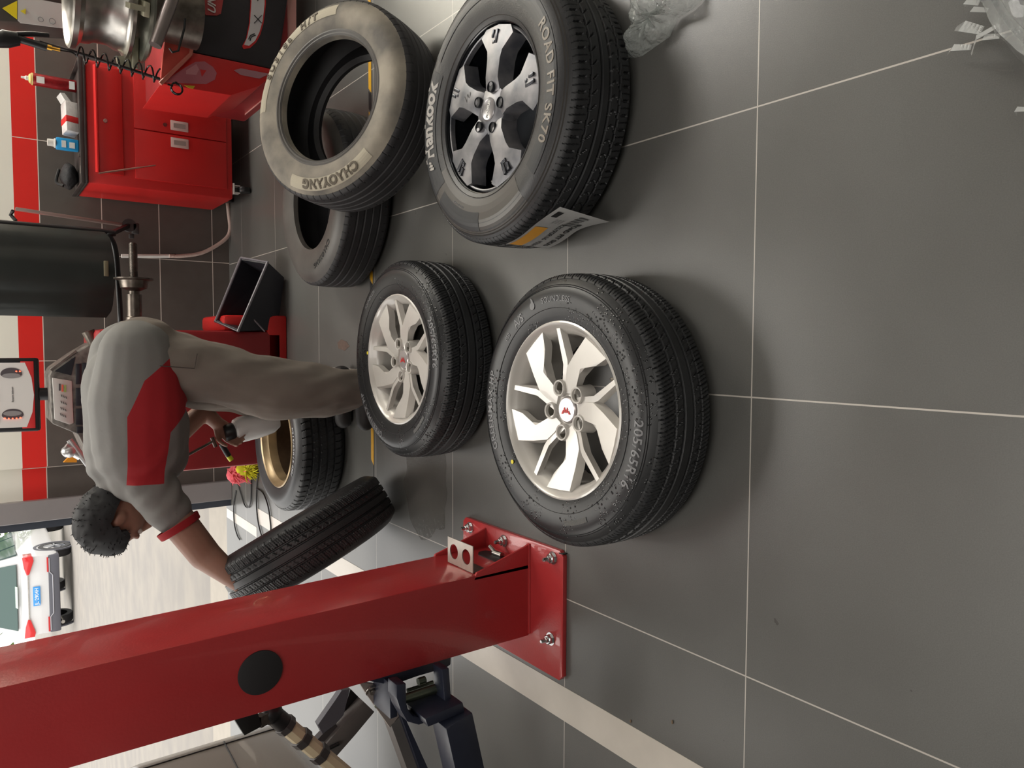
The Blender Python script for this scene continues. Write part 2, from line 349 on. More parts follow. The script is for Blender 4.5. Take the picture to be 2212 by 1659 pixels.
def tread(style, s, th):
    """groove depth at lateral position s (-1..1) for all angles"""
    d = np.zeros_like(th); a = abs(s)
    def circ(c, hw_, dep): return dep if abs(s-c) < hw_ else 0
    if style == 'new':
        for c in (-.52, -.19, .19, .52): d += circ(c, .034, .007)
        if a > .56:
            ph = (th*74/(2*PI) + (a-.56)*1.1*np.sign(s)) % 1; d = np.maximum(d, np.where(ph < .085, .005, 0))
            if a < .95: d = np.maximum(d, np.where((np.abs(ph-.38) < .035) | (np.abs(ph-.68) < .035), .0028, 0))
        elif .23 < a < .48:
            ph = (th*74/(2*PI) + s*2.2) % 1; d = np.maximum(d, np.where(ph < .12, .004 if a > .3 else .001, 0))
            ph = (th*148/(2*PI) + s*3) % 1; d = np.maximum(d, np.where(ph < .08, .002, 0))
    elif style == 'hank':
        z = .03*np.sign((th*66/(2*PI)) % 1 - .5)
        for c in (-.5, .5): d = np.maximum(d, np.where(np.abs(s-c+z*.5) < .03, .007, 0))
        for c in (-.16, .16): d = np.maximum(d, circ(c, .034, .007))
        if a > .58:
            ph = (th*66/(2*PI) + (a-.6)*.5*np.sign(s)) % 1; 
            wdt = .09 if .66 < a < .88 else .022
            d = np.maximum(d, np.where(np.abs(ph-.3) < wdt, .006 if wdt > .05 else .002, 0)); d = np.maximum(d, np.where(np.abs(ph-.8) < .028, .003, 0))
        elif .2 < a < .47:
            if s > 0: ph = (th*66/(2*PI) + (s-.33)*2.6) % 1; d = np.maximum(d, np.where((np.abs(ph-.5) < .07) & (s > .3), .005, 0))
            else: ph = (th*66/(2*PI) + ((s+.33)**2)*22) % 1; d = np.maximum(d, np.where(np.abs(ph-.5) < .06, .004, 0))
    elif style == 'worn':
        for c in (-.5, -.17, .17, .5): d += circ(c, .03, .003)
        if a > .74: ph = (th*70/(2*PI) + s*.4) % 1; d = np.maximum(d, np.where(ph < .07, .0025, 0))
    elif style == 'block':
        for c in (-.55, -.2, .2, .55): d += circ(c, .045, .007)
        if a > .58: ph = (th*62/(2*PI) + (a-.6)**2*2*np.sign(s)) % 1; d = np.maximum(d, np.where(ph < .12, .006, 0))
        else: ph = (th*62/(2*PI) + s*1.6) % 1; d = np.maximum(d, np.where(ph < .09, .003, 0))
    return d
def ring_text(s, R, ang_deg, size, z, mat, parent, bold=.0, T=None, spacing=1.0, extrude=.0008, shear=0.0, hscale=1.0, xs=1.0):
    me = text_mesh(s, size, extrude, bold, spacing=spacing, shear=shear); a0 = math.radians(ang_deg)
    co = np.empty(len(me.vertices)*3); me.vertices.foreach_get('co', co); co = co.reshape(-1, 3)
    zf = z if callable(z) else (lambda r: z)
    x = co[:, 0]*xs; r = R + co[:, 1]*hscale; ph = a0 - x/R
    out = np.stack([r*np.cos(ph), r*np.sin(ph), np.array([zf(q) for q in r]) + co[:, 2]], 1)
    me.vertices.foreach_set('co', out.reshape(-1)); me.update()
    return link('raised_lettering', me, mat, parent, world=False, smooth=False)
def ring_patch(r0, r1, a0, a1, z, mat, parent, name, th_=.0006, n=24):
    b = B(); fs = []
    rows = [[b.bm.verts.new((r*math.cos(math.radians(a0+(a1-a0)*i/n)), r*math.sin(math.radians(a0+(a1-a0)*i/n)), (z(r) if callable(z) else z)+th_)) for i in range(n+1)] for r in np.linspace(r0, r1, 6)]
    for p, q in zip(rows, rows[1:]):
        for i in range(n): fs.append(b.bm.faces.new([p[i], p[i+1], q[i+1], q[i]]))
    for f in fs:
        f.normal_update()
        if f.normal.z < 0: f.normal_flip()
    o = b.build(name, mat, parent, world=False, smooth=False); return o
def side_z(R, w_, rr):
    hw = w_/2
    def f(r):
        t = (r-rr)/(R-.016-rr); z = hw*(.88+.12*math.sin(min(t*1.6, 1)*PI*.5)) if t < .62 else hw*(1-.19*((t-.62)/.38)**2)
        return hw + z + .0004
    return f
wet_side = None
def wet_mat():
    m = M('wet_soapy_sidewall', S(28, 29, 31), .3, noise_=.2, nscale=8); nt = m.node_tree; N = nt.nodes; L = nt.links; b = N['Principled BSDF']
    tc = N.new('ShaderNodeTexCoord'); v = N.new('ShaderNodeTexVoronoi'); v.inputs['Scale'].default_value = 120; L.new(tc.outputs['Object'], v.inputs['Vector'])
    n = N.new('ShaderNodeTexNoise'); n.inputs['Scale'].default_value = 9; L.new(tc.outputs['Object'], n.inputs['Vector'])
    ms = N.new('ShaderNodeMath'); ms.operation = 'SUBTRACT'; ms.use_clamp = True; ms.inputs[0].default_value = .38; L.new(v.outputs['Distance'], ms.inputs[1])
    mg = N.new('ShaderNodeMath'); mg.operation = 'GREATER_THAN'; L.new(n.outputs['Fac'], mg.inputs[0]); mg.inputs[1].default_value = .5
    mm = N.new('ShaderNodeMath'); mm.operation = 'MULTIPLY'; L.new(ms.outputs[0], mm.inputs[0]); L.new(mg.outputs[0], mm.inputs[1])
    bp = N.new('ShaderNodeBump'); bp.inputs['Strength'].default_value = .8; bp.inputs['Distance'].default_value = .003; L.new(mm.outputs[0], bp.inputs['Height']); L.new(bp.outputs['Normal'], b.inputs['Normal'])
    mr = N.new('ShaderNodeMapRange'); mr.inputs['From Max'].default_value = .15; mr.inputs['To Min'].default_value = .42; mr.inputs['To Max'].default_value = .06; L.new(mm.outputs[0], mr.inputs['Value']); L.new(mr.outputs['Result'], b.inputs['Roughness'])
    return m
wet_side = wet_mat()

# ---- silver alloy wheel (local frame: axis +Z, tyre from z=0 to z=w)
def silver_wheel(root, R, w_, lip, rotdeg, texts):
    rr = .2125
    ty = link('tyre', tyre_mesh('tyre', R, w_, rr, 'new', n=1332), [rubber, wet_side], root, world=False)
    sz = side_z(R, w_, rr)
    for t in texts: ring_text(*t[:4], sz, rubber_letter, ty, *t[4:])
    # fine ring lines on the sidewall
    b = B()
    for r_ in (R-.034, R-.03, rr+.034):
        b.lathe([(r_-.0012, sz(r_)-.0012), (r_, sz(r_)+.0012), (r_+.0012, sz(r_)-.0012)], n=160)
    b.build('moulding_line', rubber_side, ty, world=False)
    rim = B(); zt = lip
    rim.lathe([(.214, zt-.012), (.2155, zt-.002), (.2115, zt), (.2075, zt-.0025), (.203, zt-.010), (.194, zt-.020), (.185, zt-.030), (.181, zt-.05), (.180, zt-.09), (.186, .03), (.2, .018), (.214, .012), (.2155, .02), (.2, .03), (.19, .05), (.192, zt-.09), (.2, zt-.05), (.207, zt-.02)], n=120, close=True)
    k = .2035; top = lambda r: zt-.010 - .024*(1-min(r/k, 1))
    Q = Matrix.Rotation(math.radians(rotdeg), 4, 'Z')
    wide = [(-.01, .20), (.0, .36), (.04, .51), (.20, .67), (.42, .86), (.58, .76), (.77, .625), (.58, .54), (.38, .515), (.27, .44), (.19, .32), (.15, .2)]
    narrow = [(-.10, .20), (-.06, .40), (-.03, .58), (-.11, .97), (-.05, .975), (.04, .60), (.04, .45), (.03, .2)]
    for i in range(5):
        q = Q @ Matrix.Rotation(i*2*PI/5, 4, 'Z')
        for poly, dz, off in ((wide, 0, .016), (narrow, -.003, .014)):
            cx = sum(p[0] for p in poly)/len(poly); cy = sum(p[1] for p in poly)/len(poly)
            T_ = []; Bt = []
            for u, v in poly:
                r_ = math.hypot(u, v)*k; g = 1.0 if r_ > .16 else 1
                T_.append(q @ Vector((v*k, -u*k, top(r_)+dz)))
                d = Vector((v-cy, -(u-cx), 0)); d.normalize(); d *= off*.5
                if r_ > .165: d = Vector((v, -u, 0)).normalized()*(.204-r_)*1.0 + d*.5
                Bt.append(q @ Vector((v*k+d.x, -u*k+d.y, top(r_)-off-.006)))
            n = len(poly); tv = [rim.bm.verts.new(p) for p in T_]; bv = [rim.bm.verts.new(p) for p in Bt]
            c = rim.bm.verts.new(sum(T_, Vector())/n + Vector((0, 0, .0015)))
            fs = [rim.bm.faces.new([tv[j], tv[(j+1) % n], c]) for j in range(n)] + [rim.bm.faces.new([tv[j], bv[j], bv[(j+1) % n], tv[(j+1) % n]]) for j in range(n)] + [rim.bm.faces.new(bv)]
            bmesh.ops.recalc_face_normals(rim.bm, faces=fs)
    hz = zt-.034
    rim.lathe([(.002, hz-.03), (.05, hz-.03), (.056, hz-.02), (.05, hz-.002), (.034, hz), (.031, hz-.004), (.002, hz-.004)], n=48)
    ro = rim.build('rim', silver, root, world=False)
    lb = B(); 
    lgm = M('lug_well', S(120, 116, 106), .5, .3)
    for i in range(5):
        a = math.radians(rotdeg-48+i*72); p = Vector((.0570*math.cos(a), .0570*math.sin(a), 0))
        lb = B(); lb.lathe([(.0255, hz-.03), (.0215, hz+.006), (.0198, hz+.013), (.0162, hz+.012), (.0148, hz+.005)], p, n=24); lb.mi = 1; lb.lathe([(.0148, hz+.005), (.0135, hz-.02), (.0005, hz-.02)], p, n=24)
        lb.build('lug_hole', [silver, lgm], ro, world=False)
    cb = B(); cb.lathe([(.031, hz-.006), (.031, hz+.004), (.0285, hz+.0065), (.0005, hz+.0075)], n=40)
    cap = cb.build('centre_cap', M('silver_cap', S(196, 190, 190), .25, .6), ro, world=False)
    eb = B()   # emblem: winged W of five red blades
    e = Q @ Matrix.Rotation(math.radians(0), 4, 'Z')
    for s_ in (-1, 1):
        for poly in ([(.000, .004), (s_*.003, .009), (s_*.008, -.002), (s_*.0045, -.008)], [(s_*.0095, -.001), (s_*.0065, .006), (s_*.012, .011), (s_*.0165, .010)]):
            vs = [eb.bm.verts.new(Vector((-y, x, hz+.0085))) for x, y in poly]; f = eb.bm.faces.new(vs); f.normal_update()
            if f.normal.z < 0: f.normal_flip()
    eb.build('emblem', redm, cap, world=False, smooth=False)
    vb = B(); va = math.radians(-62.5); vd = Vector((math.cos(va), math.sin(va), 0)); 
    vb.cyl(vd*.190+Vector((0, 0, zt-.055)), vd*.172+Vector((0, 0, zt-.028)), .0045, n=12)
    vb.build('valve_stem', steel, ro, world=False)
    # inner barrel lining: darker grey low on the wall, seen through the spokes
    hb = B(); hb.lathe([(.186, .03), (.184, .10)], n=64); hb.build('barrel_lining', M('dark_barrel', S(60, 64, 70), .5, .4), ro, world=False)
    return ty
def wheel_extras(root, ty, R, w_, yel, badge):
    sz = side_z(R, w_, .2125); b = B(); a = math.radians(yel[0]); b.lathe([(.0055, 0), (.0055, .0012), (.0005, .0012)], (yel[1]*math.cos(a), yel[1]*math.sin(a), sz(yel[1])), n=16)
    b.build('yellow_balance_dot', M('yellow_dot', S(232, 214, 40), .5), ty, world=False)
    ring_patch(.262, .274, badge-9, badge+9, sz, M('grey_badge', S(84, 84, 82), .5, bump=.4, bscale=500), ty, 'moulded_badge')

R1, W1_ = .331, .197
w1 = thing('car_wheel', 'silver ten-spoke alloy wheel with wet black tyre lying nearest the red lift base plate', 'wheel', (-.16, 1.376, 0), group=None)
t1 = silver_wheel(w1, R1, W1_, .188, 0, [('GREENMAX HP', .272, 94, .027, .0006, None, 1.22), ('A/S', .262, 34, .03, .0005, None, 1.0), ('050', .262, 47.5, .014, .0004, None, 1.1), ('SOUNDLESS', .268, 0, .019, .0002, None, 1.05), ('205/65R16', .277, -106, .034, .0004, None, 1.06)])
wheel_extras(w1, t1, R1, W1_, (129.4, .232), -163)
b = B(); sz1 = side_z(R1, W1_, .2125)
for r0 in (.264, .275):
    pass
b.lathe([(.0095, 0), (.0095, .001), (.0006, .001)], (.268*math.cos(math.radians(19.5)), .268*math.sin(math.radians(19.5)), sz1(.268)), n=20)
b.prism([(-.004, .0), (.004, 0), (.010, .018), (.0, .012)], (.27*math.cos(math.radians(19)), .27*math.sin(math.radians(19)), sz1(.27)), (0, 1, 0), (1, 0, 0), (0, 0, 1), .001)
b.build('speaker_mark', rubber_letter, t1, world=False)
w2 = thing('car_wheel', 'silver ten-spoke alloy wheel with wet black tyre lying on floor below the bending person', 'wheel', (-.053, 2.214, 0))
t2 = silver_wheel(w2, .328, .2, .19, 3, [('205/65R16', .272, -78, .034, .0004, None, 1.06), ('GREENMAX HP', .272, 140, .027, .0006, None, 1.22), ('SOUNDLESS', .268, 40, .017, .0002)])
wheel_extras(w2, t2, .328, .2, (85, .216), -139)

# ---- Hankook tyre on grey alloy wheel
RH, WH = .352, .222
wh = thing('car_wheel', 'dusty grey five-spoke alloy wheel with new black tyre and paper size label on its tread', 'wheel', (.616, 1.650, 0))
th_ = link('tyre', tyre_mesh('tyre', RH, WH, .217, 'hank', n=1320), [rubber, rubber_side], wh, world=False)
szh = side_z(RH, WH, .217)
pat = M('matt_black_sidewall_band', S(30, 32, 36), .5)
bandm = M('sidewall_sheen_and_moulding', S(74, 71, 68), .36)
ring_patch(.232, .326, 120, 214, szh, bandm, th_, 'sidewall_sheen_patch', .0004)  # lighter sidewall patch: its light reflection is put into the colour
ring_patch(.252, .318, 56, 128, szh, pat, th_, 'black_sidewall_panel', .0009); ring_patch(.268, .316, 133, 176, szh, pat, th_, 'black_sidewall_panel', .0009)
ring_patch(.262, .304, -134, -34, szh, pat, th_, 'black_sidewall_panel', .0009); ring_patch(.280, .318, -12, 50, szh, pat, th_, 'black_sidewall_panel', .0009)
ring_text('Hankook', .284, 84.5, .070, lambda r: szh(r)+.0012, M('lit_raised_letters', S(158, 154, 150), .45), th_, .0026, None, 1.0, .0008, 0, .95, .86)  # glossy name letters: the light they catch is put into the colour
ring_text('ROAD FIT SK70', .283, -90, .038, lambda r: szh(r)+.0012, M('tan_raised_letters', S(126, 118, 108), .5), th_, .0009, None, 1.15)
lg = B()   # winged mark before the name
a = math.radians(111); c = Vector((.284*math.cos(a), .284*math.sin(a), szh(.284)+.0014)); er = Vector((math.cos(a), math.sin(a), 0)); et = Vector((math.sin(a), -math.cos(a), 0))
for q_ in (0, 1, 2):
    o0 = -.016+q_*.010
    lg.prism([(o0, -.010+q_*.004), (o0+.006, -.013+q_*.004), (o0+.013, .004), (o0+.010, .013-q_*.001), (o0+.004, .002)], c, et, er, (0, 0, 1), .001)
lg.build('winged_logo', M('light_mark', S(160, 156, 150), .45), th_, world=False)
ring_text('MADE IN CHINA', .262, 152, .008, szh, rubber_letter, th_)
b = B()
for r_ in (RH-.030, RH-.024, .2285): b.lathe([(r_-.0015, szh(r_)-.0015), (r_, szh(r_)+.0018), (r_+.0015, szh(r_)-.0015)], n=160)
b.build('moulding_line', bandm, th_, world=False)
rimh = B(); zt = .205
b = B(); b.lathe([(.222, zt-.022), (.224, zt-.004), (.219, zt), (.214, zt-.003), (.2125, zt-.02), (.205, zt-.055), (.198, .03), (.21, .02), (.2, .045), (.206, zt-.06), (.215, zt-.03)], n=120, close=True)
brl = b.build('rim', M('glossy_black_barrel', S(22, 24, 28), .15, .3), wh, world=False)
zc = zt+.006
fm = B()
def spoke_h(fm, q):
    P = lambda x, y, z: q @ Vector((x, y, z))
    # main arm, tapering from the hub then flaring at the rim
    out = [(.035, -.033), (.080, -.028), (.125, -.029), (.146, -.034), (.182, -.072), (.203, -.056), (.2105, 0), (.203, .056), (.182, .072), (.146, .034), (.125, .029), (.080, .028), (.035, .033)]
    f = lambda r: zc-.012 + .006*math.sin(min(r/.21, 1)*PI) - (.010 if r < .05 else 0)
    T_ = [P(x, y, f(x)) for x, y in out]; Bt = [P(x*1.0 if x > .15 else x, y*(1.22 if x < .15 else 1.06), f(x)-.045) for x, y in out]
    n = len(out); tv = [fm.bm.verts.new(p) for p in T_]; bv = [fm.bm.verts.new(p) for p in Bt]
    mid = [fm.bm.verts.new(P(x, 0, f(x)+.003)) for x in (.06, .10, .15, .185)]
    fs = []
    L_ = tv[::-1][:6]; 
    # left strip (positive y): indices 12..7 ; right strip: 0..5
    Rr = [tv[i] for i in (0, 1, 2, 3, 4, 5)]; Ll = [tv[i] for i in (12, 11, 10, 9, 8, 7)]
    Mi = [mid[0], mid[0], mid[1], mid[2], mid[3], tv[6]]
    for side in (Rr, Ll):
        for j in range(5):
            vs = [side[j], side[j+1], Mi[j+1], Mi[j]]; vs2 = []
            for v in vs:
                if v not in vs2: vs2.append(v)
            fs.append(fm.bm.faces.new(vs2))
    fs.append(fm.bm.faces.new([tv[0], mid[0], tv[12]]))
    for j in range(n): fs.append(fm.bm.faces.new([tv[j], bv[j], bv[(j+1) % n], tv[(j+1) % n]]))
    bmesh.ops.recalc_face_normals(fm.bm, faces=fs)
for i in range(5): spoke_h(fm, Matrix.Rotation(math.radians(-11+72*i), 4, 'Z'))
fm.lathe([(.002, zc-.055), (.066, zc-.055), (.070, zc-.04), (.062, zc-.016), (.040, zc-.010), (.034, zc-.008), (.002, zc-.008)], n=60)
fm.lathe([(.2035, zc-.03), (.2035, zc-.016), (.2070, zc-.0145), (.2105, zc-.018), (.2105, zc-.034)], n=120)
spk = fm.build('spoke_face', grey_chrome, wh, world=False)
for i in range(5):
    q = Matrix.Rotation(math.radians(-11+72*i), 4, 'Z'); nb = B()
    for (x0, x1, y0, y1) in ((.163, .198, -.0085, .0015), (.163, .172, .0015, .012), (.178, .198, .009, .018)):
        nb.box((x0, y0, zc-.012), (x1, y1, zc-.0045), .0015, q)
    nb.build('notch_inlay', M('dark_notch', S(70, 72, 78), .3, .7), spk, world=False)
    a = math.radians(-11+36+72*i)*1.0; a = math.radians(-14+72*i)
    lb = B(); lb.lathe([(.0142, -.004), (.0140, .0035), (.0128, .0045), (.0125, .001), (.0005, .001)], (.056*math.cos(a), .056*math.sin(a), zc-.0065), n=28); lb.build('lug_hole', M('dark_lug_well', S(44, 46, 50), .35, .6), spk, world=False)
cb = B(); cb.lathe([(.030, -.01), (.030, .002), (.0275, .004), (.026, .003), (.0005, .0035)], (0, 0, zc-.009), n=40); cph = cb.build('centre_cap', M('grey_cap', S(150, 148, 150), .3, .6), spk, world=False)
_me = text_mesh('MAXUS', .0135, .0003, .0004); _me.transform(Matrix.Translation((0, 0, zc-.0052)) @ Matrix.Rotation(math.radians(-20), 4, 'Z')); link('cap_lettering', _me, M('cap_white', S(220, 220, 220), .3, .3), cph, world=False, smooth=False)
_me = text_mesh('W', .030, .0002, -.0002); _me.transform(Matrix.Translation((.108*math.cos(math.radians(61)), .108*math.sin(math.radians(61)), zc-.0035)) @ Matrix.Rotation(math.radians(-80), 4, 'Z')); link('pen_mark', _me, blackm, spk, world=False, smooth=False)
vb = B(); va = math.radians(176); vd = Vector((math.cos(va), math.sin(va), 0)); vb.cyl(vd*.200+Vector((0, 0, zt-.04)), vd*.180+Vector((0, 0, zt-.022)), .0045, n=12); vb.build('valve_stem', steel, brl, world=False)
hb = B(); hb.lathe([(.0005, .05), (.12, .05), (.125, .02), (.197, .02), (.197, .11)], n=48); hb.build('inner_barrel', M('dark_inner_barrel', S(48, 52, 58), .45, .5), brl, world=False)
# paper label wrapped on the tread
def tread_label(parent, R, a0, a1, z0, z1, mat, lift=.0022, n=24, name='paper_label', peel=0):
    b = B(); fs = []
    rows = []
    for j in range(7):
        z = z0+(z1-z0)*j/6
        row = []
        for i in range(n+1):
            t = i/n; a = math.radians(a0+(a1-a0)*t); r = R+lift + peel*max(0, t-.45)**2*(.5+.5*(1-j/6))
            row.append(b.bm.verts.new((r*math.cos(a), r*math.sin(a), z)))
        rows.append(row)
    for p, q in zip(rows, rows[1:]):
        for i in range(n): fs.append(b.bm.faces.new([p[i], p[i+1], q[i+1], q[i]]))
    bmesh.ops.solidify(b.bm, geom=fs, thickness=.0004)
    return b.build(name, mat, parent, world=False)
lab = tread_label(th_, RH, 186, 222, .03, .172, whitem, peel=.22)
def lab_pt(t, z, d=.0012): a = math.radians(186+36*t); r = RH+.0022+.22*max(0, t-.45)**2*(.5+.5*(1-(z-.03)/.142))+d; return Vector((r*math.cos(a), r*math.sin(a), z))
def lab_patch(t0, t1, z0, z1, mat, name):
    b = B(); n = 10; rows = [[b.bm.verts.new(lab_pt(t0+(t1-t0)*i/n, z)) for i in range(n+1)] for z in (z0, (z0+z1)/2, z1)]
    fs = [b.bm.faces.new([p[i], p[i+1], q[i+1], q[i]]) for p, q in zip(rows, rows[1:]) for i in range(n)]; return b.build(name, mat, lab, world=False, smooth=False)
lab_patch(.02, .55, .125, .165, M('amber_print', S(226, 160, 50), .5), 'amber_block'); lab_patch(.80, .92, .145, .162, blackm, 'black_block')
for i in range(14): lab_patch(.66+i*.02, .66+i*.02+(.006 if i % 3 else .013), .07, .098, blackm, 'barcode_bar')
def lab_text(s, size, t, z, bold=0):
    me = text_mesh(s, size, 0, bold); co = np.empty(len(me.vertices)*3); me.vertices.foreach_get('co', co); co = co.reshape(-1, 3)
    out = [lab_pt(t - x/(RH*math.radians(36)), z-y, .0015) for x, y, _ in co]; me.vertices.foreach_set('co', np.array(out).reshape(-1)); me.update(); link('label_print', me, blackm, lab, world=False, smooth=False)
lab_text('225/70R16 103H', .021, .36, .096, .0003); lab_text('ROAD FIT SK70', .021, .42, .060, .0010)
for k, zz in enumerate((.142, .132, .122)): lab_text('|||.|||.||.|', .008, .72, zz-.008)

# ---- worn dusty tyres (Chaoyang)
def old_tyre(root, R, w_, rr, mats, style='worn', n=840): return link('tyre_body', tyre_mesh('tyre_body', R, w_, rr, style, n=n), mats, root, world=False)
RL = .352
lt = thing('worn_tyre', 'old wet tyre lying flat on the floor with a dusty tyre resting against it', 'tyre', (.582, 2.918, 0))
lb_ = old_tyre(lt, RL, .216, .205, [rubber_old, rubber_tan]); szl = side_z(RL, .216, .205)
ring_text('CHAOYANG', .283, -150, .03, szl, blackm, lb_, .0005, None, 1.1); ring_text('235/60R18 103V', .275, 10, .022, szl, rubber_letter, lb_)
# leaning tyre
LEAN_C = Vector((.812, 2.468, .243)); LEAN_N = Vector((.119, -.450, 1)).normalized()
def frame(c, n_, w_, twist=0):
    z = n_.normalized(); x = Vector((1, 0, 0)); x = (x-z*x.dot(z)).normalized(); y = z.cross(x)
    m = Matrix(((x.x, y.x, z.x, 0), (x.y, y.y, z.y, 0), (x.z, y.z, z.z, 0), (0, 0, 0, 1))) @ Matrix.Rotation(math.radians(twist), 4, 'Z')
    return Matrix.Translation(c) @ m @ Matrix.Translation((0, 0, -w_/2))
ct = thing('dusty_tyre', 'dusty worn tyre leaning tilted over the flat old tyre beside the tyre changer', 'tyre', mat=frame(LEAN_C, LEAN_N, .225))
cb_ = old_tyre(ct, .344, .225, .211, [rubber_old, dust_side]); szc = side_z(.344, .225, .211)
ring_patch(.276, .316, -206, -136, szc, dust_letter and M('lighter_dust_band', S(172, 164, 146), .8), cb_, 'name_band', .0006)
ring_text('CHAOYANG', .294, -170, .042, lambda r: szc(r)+.0022, dust_letter, cb_, .0018, None, 1.05)
ring_patch(.276, .314, -6, 92, szc, M('lighter_dust_band2', S(172, 164, 146), .8), cb_, 'size_band', .0006)
ring_text('SU318a  H/T', .292, 40, .038, lambda r: szc(r)+.0026, dust_letter, cb_, .0012, None, 1.5)
b = B(); b.lathe([(.2115, szc(.2115)), (.216, szc(.216)+.003), (.221, szc(.221)+.0005), (.226, szc(.226)+.0025), (.231, szc(.231))], n=120); b.build('bead_ring', rubber_tan, cb_, world=False)
# wheel lying face down by the balancer
mw = thing('car_wheel', 'black tyre on a tan wheel lying face down on the floor against the red balancer', 'wheel', (-.445, 3.36, 0))
mt = link('tyre', tyre_mesh('tyre', .325, .222, .2115, 'block', n=744), [rubber, rubber_side], mw, world=False); szm = side_z(.325, .222, .2115)
ring_text('P215/65R15 95H', .262, -95, .030, lambda r: szm(r)+.001, M('white_outline_letters', S(170, 172, 176), .4), mt, .0002, None, 1.05)
b = B(); b.lathe([(.212, .206), (.2145, .212), (.210, .216), (.203, .212), (.197, .196), (.186, .186), (.180, .14), (.176, .06), (.176, .03), (.19, .03), (.19, .15), (.2, .19)], n=96, close=True)
mr_ = b.build('rim', tan_rim, mw, world=False)
b = B(); b.lathe([(.1755, .15), (.172, .05), (.10, .045), (.05, .06), (.048, .075), (.002, .075)], n=72); b.build('inner_face', brown_rim, mr_, world=False)
# tyre held tilted by the person
ax_ = Vector((.80, .31, .36)).normalized(); c_ = Vector((-.725, 2.64, .331)); 
# lowest point of the tilted tyre touches the floor
ht = thing('held_tyre', 'black tyre standing tilted on its tread, held by the bending person beside red lift post', 'tyre', mat=frame(c_, ax_, .2))
hb_ = old_tyre(ht, .325, .20, .204, [rubber, rubber_side], 'new', n=888)

# ================================================================ LIFT POST
post = thing('lift_post', 'red two-post car lift column bolted to the floor with a black round plug', 'lift column', (-.76, 1.83, 0))
X0, X1, Y0, Y1 = -.862, -.655, 1.71, 1.945
b = B(); b.mi = 0
b.hexa([(X0, Y0, .014), (X1+.012, Y0, .014), (X1+.012, Y1, .014), (X0, Y1, .014), (X0-.006, Y0, 3.0), (X1-.038, Y0, 3.0), (X1-.038, Y1, 3.0), (X0-.006, Y1, 3.0)], .006)
b.build('column', red_paint, post)
b = B(); b.prism([(-.945, 1.572), (-.93, 1.557), (-.59, 1.557), (-.575, 1.572), (-.575, 2.06), (-.59, 2.075), (-.945, 2.075)], (0, 0, 0), (1, 0, 0), (0, 1, 0), (0, 0, 1), .015, .002)
plate = b.build('base_plate', red_paint, post)
b = B(); b.box((-.60, 1.552, .0152), (-.575, 1.556, .016))
for gy in (Y0, Y1-.008): 
    b = B(); b.prism([(-.66, .014), (-.585, .014), (-.592, .03), (-.64, .20), (-.66, .21)], (0, gy, 0), (1, 0, 0), (0, 0, 1), (0, 1, 0), .008, .0015); b.build('gusset', red_paint, post)
# weld seams
b = B(); b.tube([(X0+.01, Y0-.002, .017), (X1, Y0-.002, .017)], .004, 6); b.tube([(-.585, Y0-.002, .018), (-.655, Y0-.002, .018)], .003, 6); b.tube([(X1+.012, Y0+.02, .018), (X1+.012, Y1-.02, .018)], .004, 6)
b.build('weld_seam', red_paint, post)
b = B(); b.prism([(.0516*math.cos(t)*1.0, .0516*math.sin(t)) for t in np.linspace(0, 2*PI, 48, endpoint=False)], (-.765, Y0-.004, .802), (1, 0, 0), (0, 0, 1), (0, 1, 0), .006, .001)
b.build('round_plug', M('black_rubber_plug', S(34, 32, 34), .6), post)
# bracket with two round holes (built from a plate ring)
def holed_plate(c, ux, uy, un, wd, ht_, holes, t=.003):
    b = B(); N_ = 24; verts = {}
    c = Vector(c); ux = Vector(ux); uy = Vector(uy); un = Vector(un)
    for lev in (0, 1):
        o = un*t*lev
        # split into cells around each hole
        cells = [(-wd/2, 0), (0, wd/2)]
        for (x0, x1), (hx, hy, hr) in zip(cells, holes):
            ring = []; sq = []
            for i in range(N_):
                a = 2*PI*i/N_+PI/4; ring.append(b.bm.verts.new(c+ux*(hx+hr*math.cos(a))+uy*(hy+hr*math.sin(a))+o))
                s_ = 1/max(abs(math.cos(a)), abs(math.sin(a))); dx = math.cos(a)*s_; dy = math.sin(a)*s_
                px = hx+dx*(x1-hx) if dx > 0 else hx-dx*(x0-hx); py = hy+dy*(ht_/2-hy) if dy > 0 else hy-dy*(-ht_/2-hy)
                sq.append(b.bm.verts.new(c+ux*px+uy*py+o))
            for i in range(N_): j = (i+1) % N_; b.bm.faces.new([ring[i], ring[j], sq[j], sq[i]])
            verts[(lev, x0)] = (ring, sq)
    for (x0, x1) in cells:
        r0, s0 = verts[(0, x0)]; r1, s1 = verts[(1, x0)]
        for i in range(N_): j = (i+1) % N_; b.bm.faces.new([r0[i], r0[j], r1[j], r1[i]]); b.bm.faces.new([s0[i], s1[i], s1[j], s0[j]])
    bmesh.ops.remove_doubles(b.bm, verts=b.bm.verts, dist=1e-5); bmesh.ops.recalc_face_normals(b.bm, faces=b.bm.faces); return b
